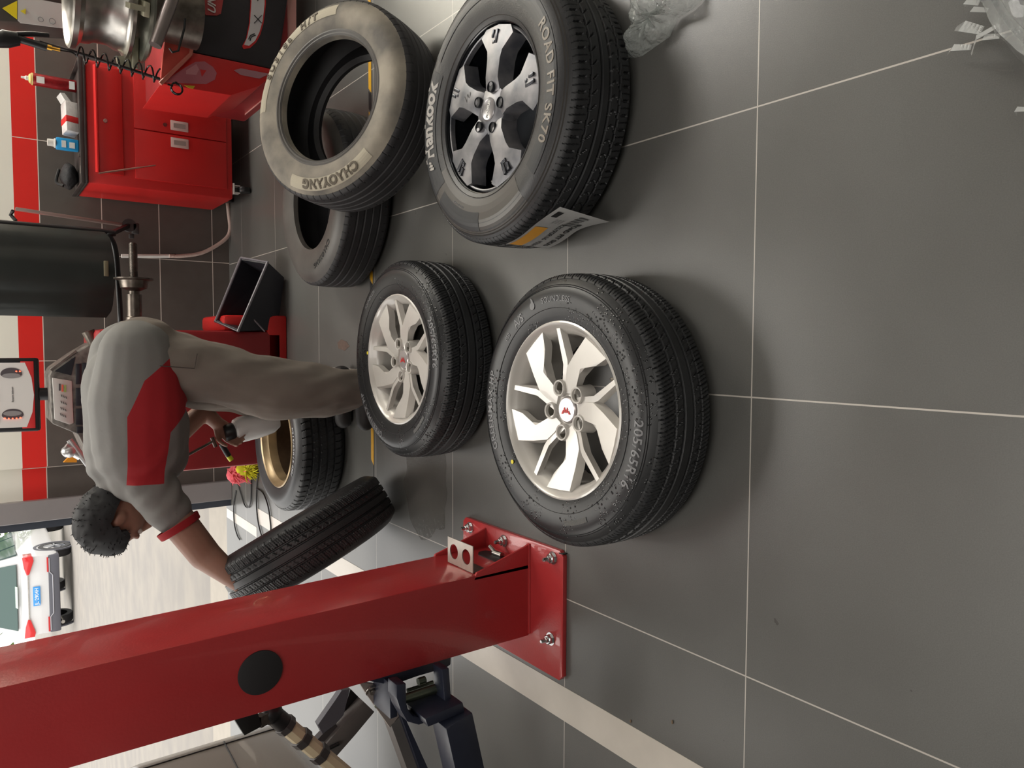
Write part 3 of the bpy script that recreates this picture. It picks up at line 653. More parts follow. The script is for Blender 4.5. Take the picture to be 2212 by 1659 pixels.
# stands out from the column's right face, level, like a hose guide
br_plate = holed_plate((-.606, 1.794, .20), (0, -1, 0), (1, 0, 0), (0, 0, 1), .135, .076, [(-.033, 0, .022), (.033, 0, .022)], .003)
br_ = br_plate.build('guide_bracket', M('bare_galvanised_steel', S(196, 186, 176), .35, .8, noise_=.15, nscale=20), post, smooth=False)
b = B(); b.box((X1+.008, 1.727, .15), (X1+.0115, 1.80, .201)); b.build('bracket_foot', dark_steel, br_, smooth=False)
b = B(); b.prism([(1.74, .05), (1.76, .035), (1.87, .035), (1.89, .05), (1.89, .075), (1.87, .09), (1.76, .09), (1.74, .075)], (X1+.0095, 0, 0), (0, 1, 0), (0, 0, 1), (1, 0, 0), .004); so = b.build('cable_opening', blackm, post, smooth=False)
b = B(); b.cyl((-.636, 1.80, .05), (-.636, 1.84, .052), .009, n=10); b.cyl((-.636, 1.835, .05), (-.62, 1.86, .055), .006, n=10); b.build('chain_link', steel, so)
def bolt(x, y):
    t = thing('anchor_bolt', '', '', (x, y, .015)); del t['label']; del t['category']
    return t
for (bx, by) in ((-.602, 1.600), (-.837, 1.608), (-.605, 1.838), (-.603, 2.03)):
    b = B(); b.lathe([(.0185, 0), (.0185, .003), (.007, .003)], (bx, by, .015), n=24); b.lathe([(.0148, .003), (.0148, .013), (.012, .015), (.006, .015)], (bx, by, .015), n=6); b.lathe([(.0085, .015), (.0085, .021), (.0065, .023)], (bx, by, .015), n=6)
    b.lathe([(.0058, .015), (.0058, .034), (.004, .037), (.0003, .037)], (bx, by, .015), n=14)
    b.build('anchor_bolt', M('zinc', S(196, 196, 196), .25, 1), post)
slit = B()
for sx, sy in ((-.602, 1.600),):
    slit.box((sx-.0015+.02, 1.5565, .0), (sx+.0015+.02, 1.575, .0156))
slit.build('plate_slot', blackm, post, smooth=False)

# lift arms at the column's left side
arm = thing('lift_swing_arm', 'navy blue swing arm of the lift pivoted low on the left of the red column', 'lift arm', (-1.0, 1.65, .2))
AYv = 1.66
def P(ix, iy, y=AYv): return AY(ix, iy, y)
b = B()
def slabp(pl, y, t, mat, name, par, bev=0.0):
    b = B(); A = [P(ix, iy, y) for ix, iy in pl]; B2 = [a+Vector((0, t, 0)) for a in A]; n = len(A)
    va_ = [b.bm.verts.new(p) for p in A]; vb2 = [b.bm.verts.new(p) for p in B2]; fs = [b.bm.faces.new(va_), b.bm.faces.new(vb2)]
    for i in range(n): fs.append(b.bm.faces.new([va_[i], va_[(i+1) % n], vb2[(i+1) % n], vb2[i]]))
    bmesh.ops.recalc_face_normals(b.bm, faces=fs)
    if bev: bmesh.ops.bevel(b.bm, geom=list({e for f in fs for e in f.edges}), offset=bev, segments=2, affect='EDGES', profile=.5)
    return b.build(name, mat, par, smooth=bev > 0)
slabp([(776, 1468), (880, 1436), (966, 1408), (975, 1420), (974, 1436), (964, 1443), (900, 1462), (856, 1478), (842, 1480)], 1.735, .12, navy, 'carriage', arm, .003)
slabp([(842, 1476), (856, 1473), (859, 1548), (843, 1554)], 1.70, .10, navy, 'fork_plate', arm, .002)
slabp([(857, 1480), (857, 1509), (865, 1533), (880, 1559), (905, 1566), (934, 1556), (974, 1538), (976, 1525), (970, 1443), (955, 1447), (962, 1526), (912, 1551), (892, 1547), (882, 1534), (878, 1517), (877, 1476)], 1.64, .05, navy, 'yoke', arm, .002)
b = B(); b.tube([P(872, 1510, 1.69), P(944, 1486, 1.69)], .013, 16); b.tube([P(903, 1473, 1.71), P(918, 1468, 1.71)], .010, 12); b.tube([P(880, 1492, 1.73), P(935, 1474, 1.73)], .006, 8); b.build('pivot_pin', M('green_zinc', S(120, 128, 112), .3, .9), arm)
b = B(); b.beam(P(975, 1543, 1.62), P(1010, 1700, 1.62), .08, .082, (0, 0, 1), .003); b.build('arm_tube', navy, arm)
slabp([(918, 1553), (1000, 1517), (1005, 1538), (925, 1571)], 1.60, .10, navy, 'arm_end_collar', arm, .003)
lk = slabp([(776, 1474), (842, 1482), (862, 1546), (843, 1572), (812, 1528), (795, 1504)], 1.80, .012, M('grey_brown_plate', S(142, 132, 126), .5), 'link_plate', arm)
b = B(); b.lathe([(.019, 0), (.019, .006), (.012, .008), (.0005, .008)], P(823, 1518, 1.798), (-.55, -.8, .2), 20); b.build('pin_head', M('pale_pin', S(176, 180, 164), .3, .7), lk)
b = B(); b.lathe([(.021, 0), (.021, .006), (.016, .006), (.016, 0)], P(806, 1490, 1.798), (-.5, -.8, .2), 24, close=True); b.lathe([(.010, 0), (.010, .01), (.0005, .01)], P(806, 1490, 1.798), (-.5, -.8, .2), 16); b.build('retaining_ring', steel, lk)
arm2 = thing('lift_swing_arm', 'thin flat grey swing arm with dark edge beside the thick navy arm', 'lift arm', (-1.1, 1.9, .1))
slabp([(845, 1566), (866, 1548), (905, 1670), (890, 1690)], 1.80, .05, grey_arm, 'arm_plate', arm2)
slabp([(864, 1540), (874, 1548), (930, 1672), (914, 1680)], 1.78, .02, navy, 'dark_edge', arm2)
arm3 = thing('lift_swing_arm', 'grey channel-shaped swing arm lying behind the red column near the grey car', 'lift arm', (-1.3, 2.5, .1))
y3 = 2.5
slabp([(757, 1488), (786, 1517), (735, 1572), (742, 1540)], y3+.05, .03, black_plastic, 'channel_inside', arm3)
slabp([(786, 1516), (809, 1538), (770, 1585), (722, 1640), (700, 1650), (692, 1622), (735, 1572)], y3, .06, grey_arm, 'arm_channel', arm3, .002)
slabp([(722, 1516), (738, 1492), (756, 1488), (742, 1545), (724, 1565), (697, 1585), (687, 1566)], y3+.01, .03, M('blue_grey_plate', S(92, 92, 100), .45), 'arm_cheek', arm3)
slabp([(697, 1586), (724, 1566), (735, 1572), (700, 1625), (672, 1612)], y3+.02, .03, M('dark_grey_plate', S(66, 62, 64), .5), 'lower_cheek', arm3)  # lower cheek plate in a darker grey
b = B(); b.tube([P(708, 1618, y3-.01), P(732, 1606, y3-.01)], .007, 10); b.build('rubber_slot', black_plastic, arm3)
pole = thing('jack_handle', 'cream octagonal pole with black clamps leaning behind the red lift column', 'pole', (-1.2, 2.15, .0))
pa, pb = P(612, 1562, 2.15), P(720, 1652, 2.15); pdn = (pb-pa).normalized(); L3 = (-1.612-pb.x)/pdn.x; pe = pb+pdn*L3
b = B(); q0 = pa; b.lathe([(.026, 0), (.026, (pe-pa).length)], pa, pdn, 8, caps=True); b.build('pole_shaft', cream, pole, smooth=False)
for t_, wd in ((.0, .022), (.072, .028), (.155, .03)):
    b = B(); b.lathe([(.0265, 0), (.032, .001), (.032, wd-.001), (.0265, wd)], pa+pdn*t_, pdn, 8); b.build('black_clamp', M('rubber_clamp', S(60, 56, 56), .5), pole, smooth=False)
b = B(); b.tube([pa-pdn*.06, pa+pdn*.005], .028, 14); b.ball(pa-pdn*.055, .034); b.build('knuckle', black_plastic, pole)
b = B(); b.hexa([P(503, 1550, 2.1), P(528, 1590, 2.1), P(566, 1570, 2.1), P(556, 1535, 2.1)] + [q+Vector((0, .05, .0)) for q in (P(503, 1550, 2.1), P(528, 1590, 2.1), P(566, 1570, 2.1), P(556, 1535, 2.1))], .003); b.build('black_block', blackm, pole)
b = B(); b.beam(pa-pdn*.05, P(556, 1560, 2.12), .03, .03); b.build('link_bar', dark_steel, pole)

# ================================================================ GREY CAR (front corner behind the lift)
gc = thing('grey_car', 'grey car corner panel in view at the frame edge beside the lift column', 'car', (-2.5, 1, 0))
gm = M('warm_grey_car_paint', S(128, 120, 112), .25, .3, coat=.6, noise_=.05, nscale=2)
def rbox(b, x0, x1, y0, y1, z0, z1, bev, seg=5): b.box((x0, y0, z0), (x1, y1, z1), bev, seg=seg)
b = B(); rbox(b, -3.4, -1.64, -1.3, 3.22, .22, .96, .12); b.build('body', gm, gc)
b = B(); b.hexa([(-3.35, -1.1, .92), (-1.70, -1.1, .92), (-1.70, 1.9, .92), (-3.35, 1.9, .92), (-3.15, -.6, 1.45), (-1.9, -.6, 1.45), (-1.9, .9, 1.45), (-3.15, .9, 1.45)], .06); b.build('greenhouse', M('car_glass', S(60, 66, 66), .1), gc)
b = B(); b.hexa([(-1.634, 2.52, .72), (-1.634, 2.94, .75), (-1.634, 2.9, .87), (-1.634, 2.48, .86), (-1.70, 2.52, .72), (-1.70, 2.94, .75), (-1.70, 2.9, .87), (-1.70, 2.48, .86)], .006); b.build('headlamp', M('headlamp_lens', S(206, 198, 176), .15, coat=.6), gc)
b = B(); b.tube([(-1.639, 1.2, .60), (-1.639, 2.4, .56), (-1.639, 3.1, .53)], .003, 6); b.tube([(-1.639, 3.08, .30), (-1.639, 3.08, .94)], .003, 6); b.build('shut_line', blackm, gc)
for yy in (-.5, 2.15):
    b = B(); b.lathe([(.20, 0), (.31, .01), (.32, .05), (.32, .17), (.31, .2), (.2, .2)], (-1.83, yy, .32), (1, 0, 0), 40, caps=True); b.build('car_tyre', rubber, gc)

# ================================================================ TOOL CABINET
cab = thing('tool_cabinet', 'red metal tool cabinet on castors standing against the dark tiled wall', 'cabinet', (1.12, 4.55, 0))
cx0, cx1, cy0, cy1, cz0, cz1 = .81, 1.43, 4.36, 4.80, .10, .82
b = B(); b.box((cx0, cy0+.01, cz0), (cx1, cy1, cz1), .012); cabo = b.build('carcass', red_cab, cab)
b = B(); b.box((cx0-.004, cy0-.002, cz1-.004), (cx1+.004, cy1, cz1+.012), .006); b.box((cx0-.004, cy0-.002, cz1+.01), (cx1+.004, cy0+.008, cz1+.03), .003); b.box((cx0-.004, cy0, cz1+.01), (cx0+.004, cy1, cz1+.03), .003); b.box((cx1-.004, cy0, cz1+.01), (cx1+.004, cy1, cz1+.03), .003)
top_o = b.build('top_tray', M('black_cabinet_top', S(60, 54, 52), .45, noise_=.3, nscale=12), cab)
b = B(); b.box((cx0+.055, cy0-.012, .655), (cx1-.03, cy0+.012, .775), .004); dr = b.build('drawer', red_cab, cab)
b = B(); b.prism([(0, .0), (.016, .004), (.016, .010), (0, .018)], (cx0+.055, cy0-.012, .768), (0, -1, 0), (0, 0, 1), (1, 0, 0), cx1-cx0-.085); b.build('finger_pull', red_cab, dr, smooth=False)
b = B(); b.lathe([(.010, 0), (.010, .004), (.006, .005), (.0005, .004)], (1.13, cy0-.012, .735), (0, -1, 0), 20); b.build('lock', steel, dr)
for i, (a, c) in enumerate(((cx0+.05, 1.115), (1.121, cx1-.02))):
    b = B(); b.box((a, cy0-.004, .135), (c, cy0+.016, .60), .003); d = b.build('door', red_cab, cab)
    hx = 1.075 if i == 0 else 1.165
    b = B(); b.box((hx-.026, cy0-.008, .335), (hx+.026, cy0-.003, .425), .003); hd = b.build('handle', M('pale_handle', S(206, 176, 170), .5), d)
    b = B(); b.box((hx-.012, cy0-.0095, .35), (hx+.012, cy0-.0075, .41)); b.build('handle_recess', M('grey_recess', S(150, 132, 126), .6), hd, smooth=False)
    if i: b = B(); b.lathe([(.010, 0), (.010, .004), (.0005, .004)], (hx-.004, cy0-.004, .452), (0, -1, 0), 20); b.build('lock', steel, d)
for x, y in ((cx0+.06, cy0+.03), (cx1-.06, cy0+.03), (cx0+.06, cy1-.06), (cx1-.06, cy1-.06)):
    b = B(); b.box((x-.022, y-.02, .06), (x-.017, y+.03, .10)); b.box((x+.017, y-.02, .06), (x+.022, y+.03, .10)); b.box((x-.03, y-.03, .094), (x+.03, y+.04, .101)); cs = b.build('castor', white_plastic, cab, smooth=False)
    b = B(); b.lathe([(.012, -.014), (.034, -.014), (.036, -.01), (.036, .01), (.034, .014), (.012, .014)], (x, y-.01, .036), (1, 0, 0), 28, caps=True); b.build('castor_wheel', black_plastic, cs)
# things on the cabinet
TZ = cz1+.012
def can(name, label, cat, x, y, r, h_, body, capm, prof=None):
    t = thing(name, label, cat, (x, y, TZ)); b = B(); b.lathe([(.0005, 0), (r*.95, 0), (r, .003), (r, h_*.82), (r*.93, h_*.86), (r*.5, h_*.9), (.0005, h_*.9)], (x, y, TZ), n=32); b.build('body', body, t); return t
sc_ = can('aerosol_can', 'red aerosol can with yellow collar standing on the red tool cabinet', 'can', 1.355, 4.62, .031, .235, M('red_can_print', S(150, 28, 34), .3, .3, noise_=.3, nscale=60), None)
b = B(); b.lathe([(.031, .19), (.030, .2), (.018, .212), (.012, .213)], (1.355, 4.62, TZ), n=28); b.build('collar', M('pale_yellow', S(206, 200, 120), .4), sc_)
b = B(); b.lathe([(.011, .21), (.011, .225), (.006, .23), (.005, .245), (.0005, .245)], (1.355, 4.62, TZ), n=20); b.build('nozzle', white_plastic, sc_)
for z0, z1, wx in ((.145, .18, .016), (.01, .035, .02)):
    b = B(); b.box((1.355-.006-wx, 4.588, TZ+z0), (1.355-.006+wx, 4.5925, TZ+z1)); b.build('label_panel', whitem, sc_, smooth=False)
bt = thing('small_bottle', 'small blue bottle with white cap on the red tool cabinet', 'bottle', (1.035, 4.58, TZ))
b = B(); b.box((1.005, 4.56, TZ), (1.065, 4.60, TZ+.105), .008); bb = b.build('bottle_body', M('blue_bottle', S(40, 150, 210), .35), bt)
b = B(); b.box((1.015, 4.5575, TZ+.02), (1.045, 4.5595, TZ+.045)); b.box((1.015, 4.5575, TZ+.06), (1.05, 4.5595, TZ+.08)); b.build('label_panel', whitem, bb, smooth=False)
b = B(); b.lathe([(.024, 0), (.024, .006), (.019, .008), (.018, .036), (.0005, .036)], (1.035, 4.58, TZ+.105), n=24); b.build('cap', white_plastic, bt)
tb = thing('tape_box', 'crumpled white and red carton lying on the red tool cabinet', 'carton', (1.17, 4.60, TZ))
mq = Matrix.Translation((1.175, 4.60, TZ+.035)) @ Matrix.Rotation(.25, 4, 'Z') @ Matrix.Rotation(.25, 4, 'X')
b = B(); b.box((-.085, -.035, -.03), (.085, .035, .03), .004, mq); b.build('carton_body', M('white_card', S(206, 200, 198), .6, noise_=.1, nscale=30, bump=.3, bscale=40), tb)
b = B(); b.box((-.035, -.0365, -.031), (.0, .0365, .0315), .002, mq); b.build('red_print', redm, tb)
b = B(); b.prism([(-.085, 0), (-.125, .03), (-.12, .05), (-.085, .03)], mq @ Vector((0, -.03, 0)), mq.to_3x3() @ Vector((-1, 0, 0)), mq.to_3x3() @ Vector((0, 0, 1)), mq.to_3x3() @ Vector((0, 1, 0)), .055); b.build('open_flap', whitem, tb, smooth=False)
pch = thing('black_pouch', 'black rumpled pouch on the left end of the red tool cabinet', 'pouch', (.88, 4.66, TZ))
b = B(); b.ball((.885, 4.66, TZ+.040), (.068, .07, .042), 3)
for v in b.bm.verts: v.co += Vector((noise.noise(v.co*22), noise.noise(v.co*22+Vector((5, 0, 0))), noise.noise(v.co*22+Vector((9, 0, 0)))))*.014; v.co.z = max(v.co.z, TZ)
b.build('pouch_body', M('black_nylon', S(34, 34, 36), .7, bump=.4, bscale=60), pch)
b = B(); b.tube(spline([(.83, 4.64, TZ+.07), (.85, 4.66, TZ+.10), (.92, 4.67, TZ+.085)]), .008, 8); b.build('strap', blackm, pch)
sk = B(); sk.lathe([(.006, 0), (.011, 0), (.011, .026), (.006, .026)], (.955, 4.42, TZ+.011), (0, -1, .05), 20, close=True); tag(sk.build('socket', steel), 'chrome socket lying in the tray edge of the red cabinet top', 'socket')
for i, (x, y, a) in enumerate(((.915, 4.41, .4), (.89, 4.45, -.5))):
    lb_t = ('small steel driver bit nearest the chrome socket on the red cabinet top', 'small steel driver bit farther from the chrome socket on the red cabinet top')[i]
    q = B(); d = Vector((math.cos(a), math.sin(a), 0))*.02; q.tube([Vector((x, y, TZ+.006))-d, Vector((x, y, TZ+.006))+d], .005, 8); tag(q.build('drive_bit', steel), lb_t, 'bit', 'driver bits on the cabinet top')
rod = B(); ra = AY(215, 374, cy0-.018); rb = AY(300, 362, cy0-.024); rc = AY(336, 357, cy0-.026); rod.tube([ra, rb], .0048, 10); rod.tube([rb, rc], .0034, 8); rod.tube([ra, ra+Vector((0, .012, .002))], .004, 8)
rod_o = rod.build('pry_bar', M('brushed_bar', S(190, 150, 140), .3, .9)); tag(rod_o, 'thin steel bar stuck magnetically on the red cabinet drawer front', 'bar')
rod_o['label'] = 'thin steel bar hanging across the front of the red cabinet drawer'

# wall pipe and hose
hz_ = B(); WY = 4.815
hz_.tube([AY(262, 553, WY), AY(366, 553, WY)], .011, 12); hs = hz_.build('wall_pipe', white_plastic); tag(hs, 'white plastic pipe and hose running down the dark tiled wall to the cabinet', 'pipe')
# hose continues
pts = [AY(q[0], q[1], WY-.012) for q in ((366, 553), (392, 553), (430, 548), (460, 535), (488, 515), (497, 495), (494, 460), (490, 425))]
b = B(); b.tube(spline(pts, 8), .0115, 10); b.build('hose', M('dirty_white_hose', S(190, 168, 158), .5, bump=.4, bscale=90), hs)
b = B(); b.tube([AY(366, 553, WY-.004), AY(380, 553, WY-.008)], .0135, 12); b.build('coupling', blackm, hs)

# ================================================================ WHEEL BALANCER
bal = thing('wheel_balancer', 'red wheel balancer with grey weight tray and steel shaft behind the bending person', 'wheel balancer', (-.25, 4.1, 0))
b = B(); b.box((-.62, 3.80, .02), (.06, 4.35, .86), .02); b.build('body', red_mach, bal)
b = B(); b.box((-.60, 3.80, 0), (.14, 4.3, .1), .01); b.box((.06, 3.86, .1), (.14, 4.3, .30), .02); b.build('foot_step', red_cab, bal)
def slab(pl, y, t, mat, name, par, bev=0.0):
    """outline read on the plane at depth y, given real thickness t going away from the room"""
    b = B(); A = [P(ix, iy, y) for ix, iy in pl]; B2 = [a+Vector((0, t, 0)) for a in A]; n = len(A)
    va_ = [b.bm.verts.new(p) for p in A]; vb2 = [b.bm.verts.new(p) for p in B2]; fs = [b.bm.faces.new(va_), b.bm.faces.new(vb2)]
    for i in range(n): fs.append(b.bm.faces.new([va_[i], va_[(i+1) % n], vb2[(i+1) % n], vb2[i]]))
    bmesh.ops.recalc_face_normals(b.bm, faces=fs)
    if bev: bmesh.ops.bevel(b.bm, geom=list({e for f in fs for e in f.edges}), offset=bev, segments=2, affect='EDGES', profile=.5)
    return b.build(name, mat, par, smooth=bev > 0)
hh = slab([(107, 812), (114, 797), (160, 765), (205, 738), (262, 745), (262, 1000), (196, 996), (168, 938), (112, 915)], 3.98, .32, grey_plastic, 'head_housing', bal, .008)
slab([(118, 802), (154, 811), (160, 786), (163, 770)], 3.976, .02, M('glossy_black_inset', S(30, 32, 40), .15), 'black_inset', hh)
kc = slab([(113, 816), (155, 823), (159, 914), (150, 917), (118, 906)], 3.972, .012, M('white_card_panel', S(196, 194, 190), .4), 'key_card', bal, .002)
for k, (col, x0, y0) in enumerate(((S(90, 90, 92), 129, 829), (S(232, 110, 84), 135, 831), (S(150, 176, 96), 141, 832))): slab([(x0-2, y0), (x0+2, y0), (x0+2, y0+15), (x0-2, y0+15)], 3.969, .004, M('button', col, .4), 'key_button', kc)
gpr = M('grey_print', S(96, 96, 96), .5)
for r_ in range(4):
    for k in range(3): x0 = 131+k*5-r_*.6; y0 = 852+r_*13.5+k*2; slab([(x0, y0), (x0+2.2, y0+1), (x0+4, y0+6), (x0+1.8, y0+5)], 3.9695, .002, gpr, 'key_symbol', kc)
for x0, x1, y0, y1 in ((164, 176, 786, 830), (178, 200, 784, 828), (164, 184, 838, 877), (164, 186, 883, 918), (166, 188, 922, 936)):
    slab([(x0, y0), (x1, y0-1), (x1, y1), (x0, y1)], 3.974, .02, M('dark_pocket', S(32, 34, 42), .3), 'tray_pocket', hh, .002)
# display
dm = Matrix.Translation((-.245, 4.14, 1.24)) @ Matrix.Rotation(math.radians(80), 4, 'X')
b = B(); b.box((-.172, -.17, -.04), (.172, .26, 0), .012, dm); dsp = b.build('display_box', black_plastic, bal)
b = B(); b.prism([(-.15, .24), (-.15, -.118), (-.08, -.142), (0, -.15), (.08, -.142), (.15, -.118), (.15, .24)], dm @ Vector((0, 0, .0005)), dm.to_3x3() @ Vector((1, 0, 0)), dm.to_3x3() @ Vector((0, 1, 0)), dm.to_3x3() @ Vector((0, 0, 1)), .002); b.build('display_face', M('white_face', S(206, 202, 198), .4), dsp, smooth=False)
b = B(); b.box((-.156, -.152, .0), (.156, -.10, .0018), .001, dm); b.build('red_face_corner', redm, dsp)
for x0, x1 in ((-.125, -.065), (-.03, .03), (.07, .13)):
    b = B(); b.box((x0, -.012, .0024), (x1, .09, .004), .002, dm); w_o = b.build('display_window', M('dark_window', S(62, 56, 58), .3), dsp)
    if abs(x0+.03) > .01:
        b = B(); xa = x1-.012; 
        for (p0, p1) in (((xa-.020, .0), (xa-.016, .026)), ((xa, .0), (xa+.004, .026)), ((xa-.018, -.002), (xa+.002, .002)), ((xa-.018, .025), (xa+.002, .029))): b.box((p0[0], p0[1], .004), (p1[0], p1[1], .005), 0, dm)
        b.build('led_digit', led, w_o, smooth=False)
for x0, npt in ((-.092, 5), (.098, 2)):
    b = B(); b.mi = 0; b.prism([(.042*math.cos(t), .021*math.sin(t)*(1.4 if math.sin(t) > 0 else .9)) for t in np.linspace(0, 2*PI, 28, endpoint=False)], dm @ Vector((x0, -.064, .002)), dm.to_3x3() @ Vector((0, 1, 0)), dm.to_3x3() @ Vector((1, 0, 0)), dm.to_3x3() @ Vector((0, 0, 1)), .002)
    wi = b.build('wheel_icon', M('icon_dark', S(64, 56, 60), .4), dsp, smooth=False)
    b = B(); b.prism([(.036*math.cos(t), .012*math.sin(t)) for t in np.linspace(0, 2*PI, 24, endpoint=False)], dm @ Vector((x0+(.008 if npt == 5 else -.008), -.064, .004)), dm.to_3x3() @ Vector((0, 1, 0)), dm.to_3x3() @ Vector((1, 0, 0)), dm.to_3x3() @ Vector((0, 0, 1)), .0006); b.build('icon_rim', M('icon_grey', S(130, 126, 126), .4), wi, smooth=False)
    for k in range(npt):
        t = (-.030+.015*k) if npt == 5 else (-.034+.014*k)
        b = B(); b.ball(dm @ Vector((x0+(-.012-.004*math.cos(t*40) if npt == 5 else .012), -.064+t*(1 if npt == 5 else 1), .005)), .0036, 1); b.build('red_led', led, wi)
flat_text('face_print', 'Dynamic balancer', .010, M('dark_print', S(70, 70, 70), .5), dsp, dm @ Vector((.003, -.066, .0035)), dm.to_3x3() @ Vector((1, 0, 0)), dm.to_3x3() @ Vector((0, 1, 0)))
b = B(); b.tube([(-.245, 4.15, 1.09), (-.245, 4.15, .97)], .03, 16); b.build('display_neck', black_plastic, bal)
# gauge head and grey knob at the left end
b = B(); b.ball(P(150, 975, 3.95), (.03, .03, .035), 2); b.tube([P(140, 965, 3.95), P(175, 985, 3.95)], .022, 14); b.tube([P(150, 950, 3.95), P(195, 1010, 3.93), P(215, 1035, 3.93)], .014, 12); b.build('caliper_head', M('pale_metal', S(190, 190, 190), .3, .7), bal)
b = B(); b.tube([P(190, 715, 3.98), P(205, 745, 3.98), P(230, 740, 3.98)], .028, 12); b.build('tray_post', dark_steel, bal)
slab([(137, 999), (160, 976), (166, 985), (166, 999)], 4.02, .02, M('orange_label', S(226, 150, 30), .5), 'orange_label', bal)
b = B(); b.beam(P(110, 800, 3.985), P(165, 758, 3.985), .008, .010); b.build('tray_brace', grey_plastic, bal)
# shaft
sy_ = 3.96; P0 = P(285, 720, sy_); P1 = P(284, 527, sy_)
sz_ = .685
b = B(); b.lathe([(.038, 0), (.038, .06), (.033, .065)], (.06, sy_, sz_), (1, 0, 0), 32); b.lathe([(.033, .065), (.033, .17)], (.06, sy_, sz_), (1, 0, 0), 32); b.lathe([(.024, .15), (.024, .185), (.035, .19), (.058, .20), (.065, .235), (.086, .24), (.086, .247), (.02, .248)], (.06, sy_, sz_), (1, 0, 0), 40); fl = b.build('flange', dark_steel, bal)
b = B(); prof = []
for i in range(60): prof.append((.0185+(.0012 if i % 2 else 0), .24+i*.0028))
prof += [(.017, .412), (.014, .415), (.0005, .415)]
b.lathe(prof, (.06, sy_, sz_), (1, 0, 0), 28); b.build('threaded_shaft', M('worn_shaft', S(92, 86, 80), .35, .9, noise_=.4, nscale=30), bal)
# hood
hd_t = []
b = B(); hy = 4.28
HA = P(0, 468, hy); HB = P(243, 478, hy)
b = B(); n = 14; rows = []
for k, zz in enumerate(np.linspace(.735, 1.75, 9)):
    row = []
    for i in range(n+1):
        t = i/n; x = .125+.43*t; bulge = .10*math.sin(PI*t)**.6; z_ = zz; 
        if k == 0: z_ = zz+.03*(1-math.sin(PI*t)**.4)
        row.append(b.bm.verts.new((x, hy-.02-bulge+(.012 if i in (3, 4, 10, 11) else 0), z_)))
    rows.append(row)
fs = [b.bm.faces.new([p[i], p[i+1], q[i+1], q[i]]) for p, q in zip(rows, rows[1:]) for i in range(n)]
bmesh.ops.solidify(b.bm, geom=fs, thickness=.006)
hood = b.build('wheel_guard', M('dark_guard_plastic', S(62, 66, 64), .32, noise_=.15, nscale=6), bal)
b = B(); b.tube(spline([(.56, hy, 1.75), (.56, hy, .80), (.54, hy, .745), (.47, hy, .715), (.30, hy, .705), (.08, hy, .70), (.0, hy-.05, .72)], 8), .014, 12); b.build('guard_tube', black_plastic, hood)
b = B(); b.box((.325, hy-.135, .765), (.40, hy-.122, .785), .002); b.build('guard_sticker', M('yellowed_tape', S(110, 102, 80), .6), hood)
# distance arm beside the guard
b = B(); b.beam((.68, 4.6, 1.12), (.645, 4.6, .63),   .014, .040, (0, 1, 0), .002); da = b.build('measuring_arm', M('pinkish_alu', S(150, 128, 122), .4, .5), bal)
b = B(); b.lathe([(.035, -.02), (.035, .02)], (.645, 4.6, .60), (0, -1, 0), 28, caps=True); b.box((.60, 4.58, .55), (.66, 4.62, .585), .006); b.box((.575, 4.59, .575), (.60, 4.61, .60), .004); b.build('arm_joint', M('dark_grey_joint', S(64, 62, 62), .45), da)
b = B(); b.tube([(.67, 4.6, 1.13), (.65, 4.62, 1.14), (.62, 4.6, 1.12)], .009, 8); b.build('arm_hook', black_plastic, da)
b = B(); b.beam((.645, 4.6, .60), (.56, 4.30, .72), .02, .02); b.build('arm_bracket', black_plastic, da)

# black bin on the step
bin_ = thing('plastic_bin', 'black open plastic bin tilted on the balancer foot beside the dark tiled wall', 'bin', (.25, 3.7, 0))
def bp(ix, iy, y): return P(ix, iy, y)
mb = [bp(521, 557, 3.93), bp(578, 566, 3.76), bp(514, 716, 3.76), bp(465, 695, 3.93)]   # rim corners: back right, front right, front left, back left
mb2 = [bp(575, 590, 4.0), bp(622, 600, 3.80), bp(600, 712, 3.82), bp(560, 705, 4.0)]
b = B(); ctr = sum(mb, Vector())/4; c2 = sum(mb2, Vector())/4
vo = [b.bm.verts.new(p) for p in mb]; vb_ = [b.bm.verts.new(Vector((p.x, p.y, max(p.z, .012)))) for p in mb2]; vi = [b.bm.verts.new(p+(ctr-p)*.06) for p in mb]; vbi = [b.bm.verts.new(Vector((p.x, p.y, max(p.z, .012)))+(c2-p)*.1+Vector((0, 0, .012))) for p in mb2]
fs = [b.bm.faces.new(vb_), b.bm.faces.new(vbi)]
for i in range(4): j = (i+1) % 4; fs += [b.bm.faces.new([vo[i], vo[j], vb_[j], vb_[i]]), b.bm.faces.new([vi[i], vi[j], vbi[j], vbi[i]]), b.bm.faces.new([vo[i], vi[i], vi[j], vo[j]])]
bmesh.ops.recalc_face_normals(b.bm, faces=b.bm.faces); b.build('bin_shell', M('dark_bin_plastic', S(36, 36, 42), .45), bin_, smooth=False)
b = B(); b.tube([mb[0], mb[1], mb[2], mb[3], mb[0]], .007, 8); b.build('bin_rim', M('grey_bin_rim', S(120, 116, 122), .4), bin_)
b = B(); b.tube([bp(548, 690, 3.78), bp(572, 716, 3.77)], .004, 6); b.build('bin_rib', M('rib_grey', S(110, 100, 104), .5), bin_)

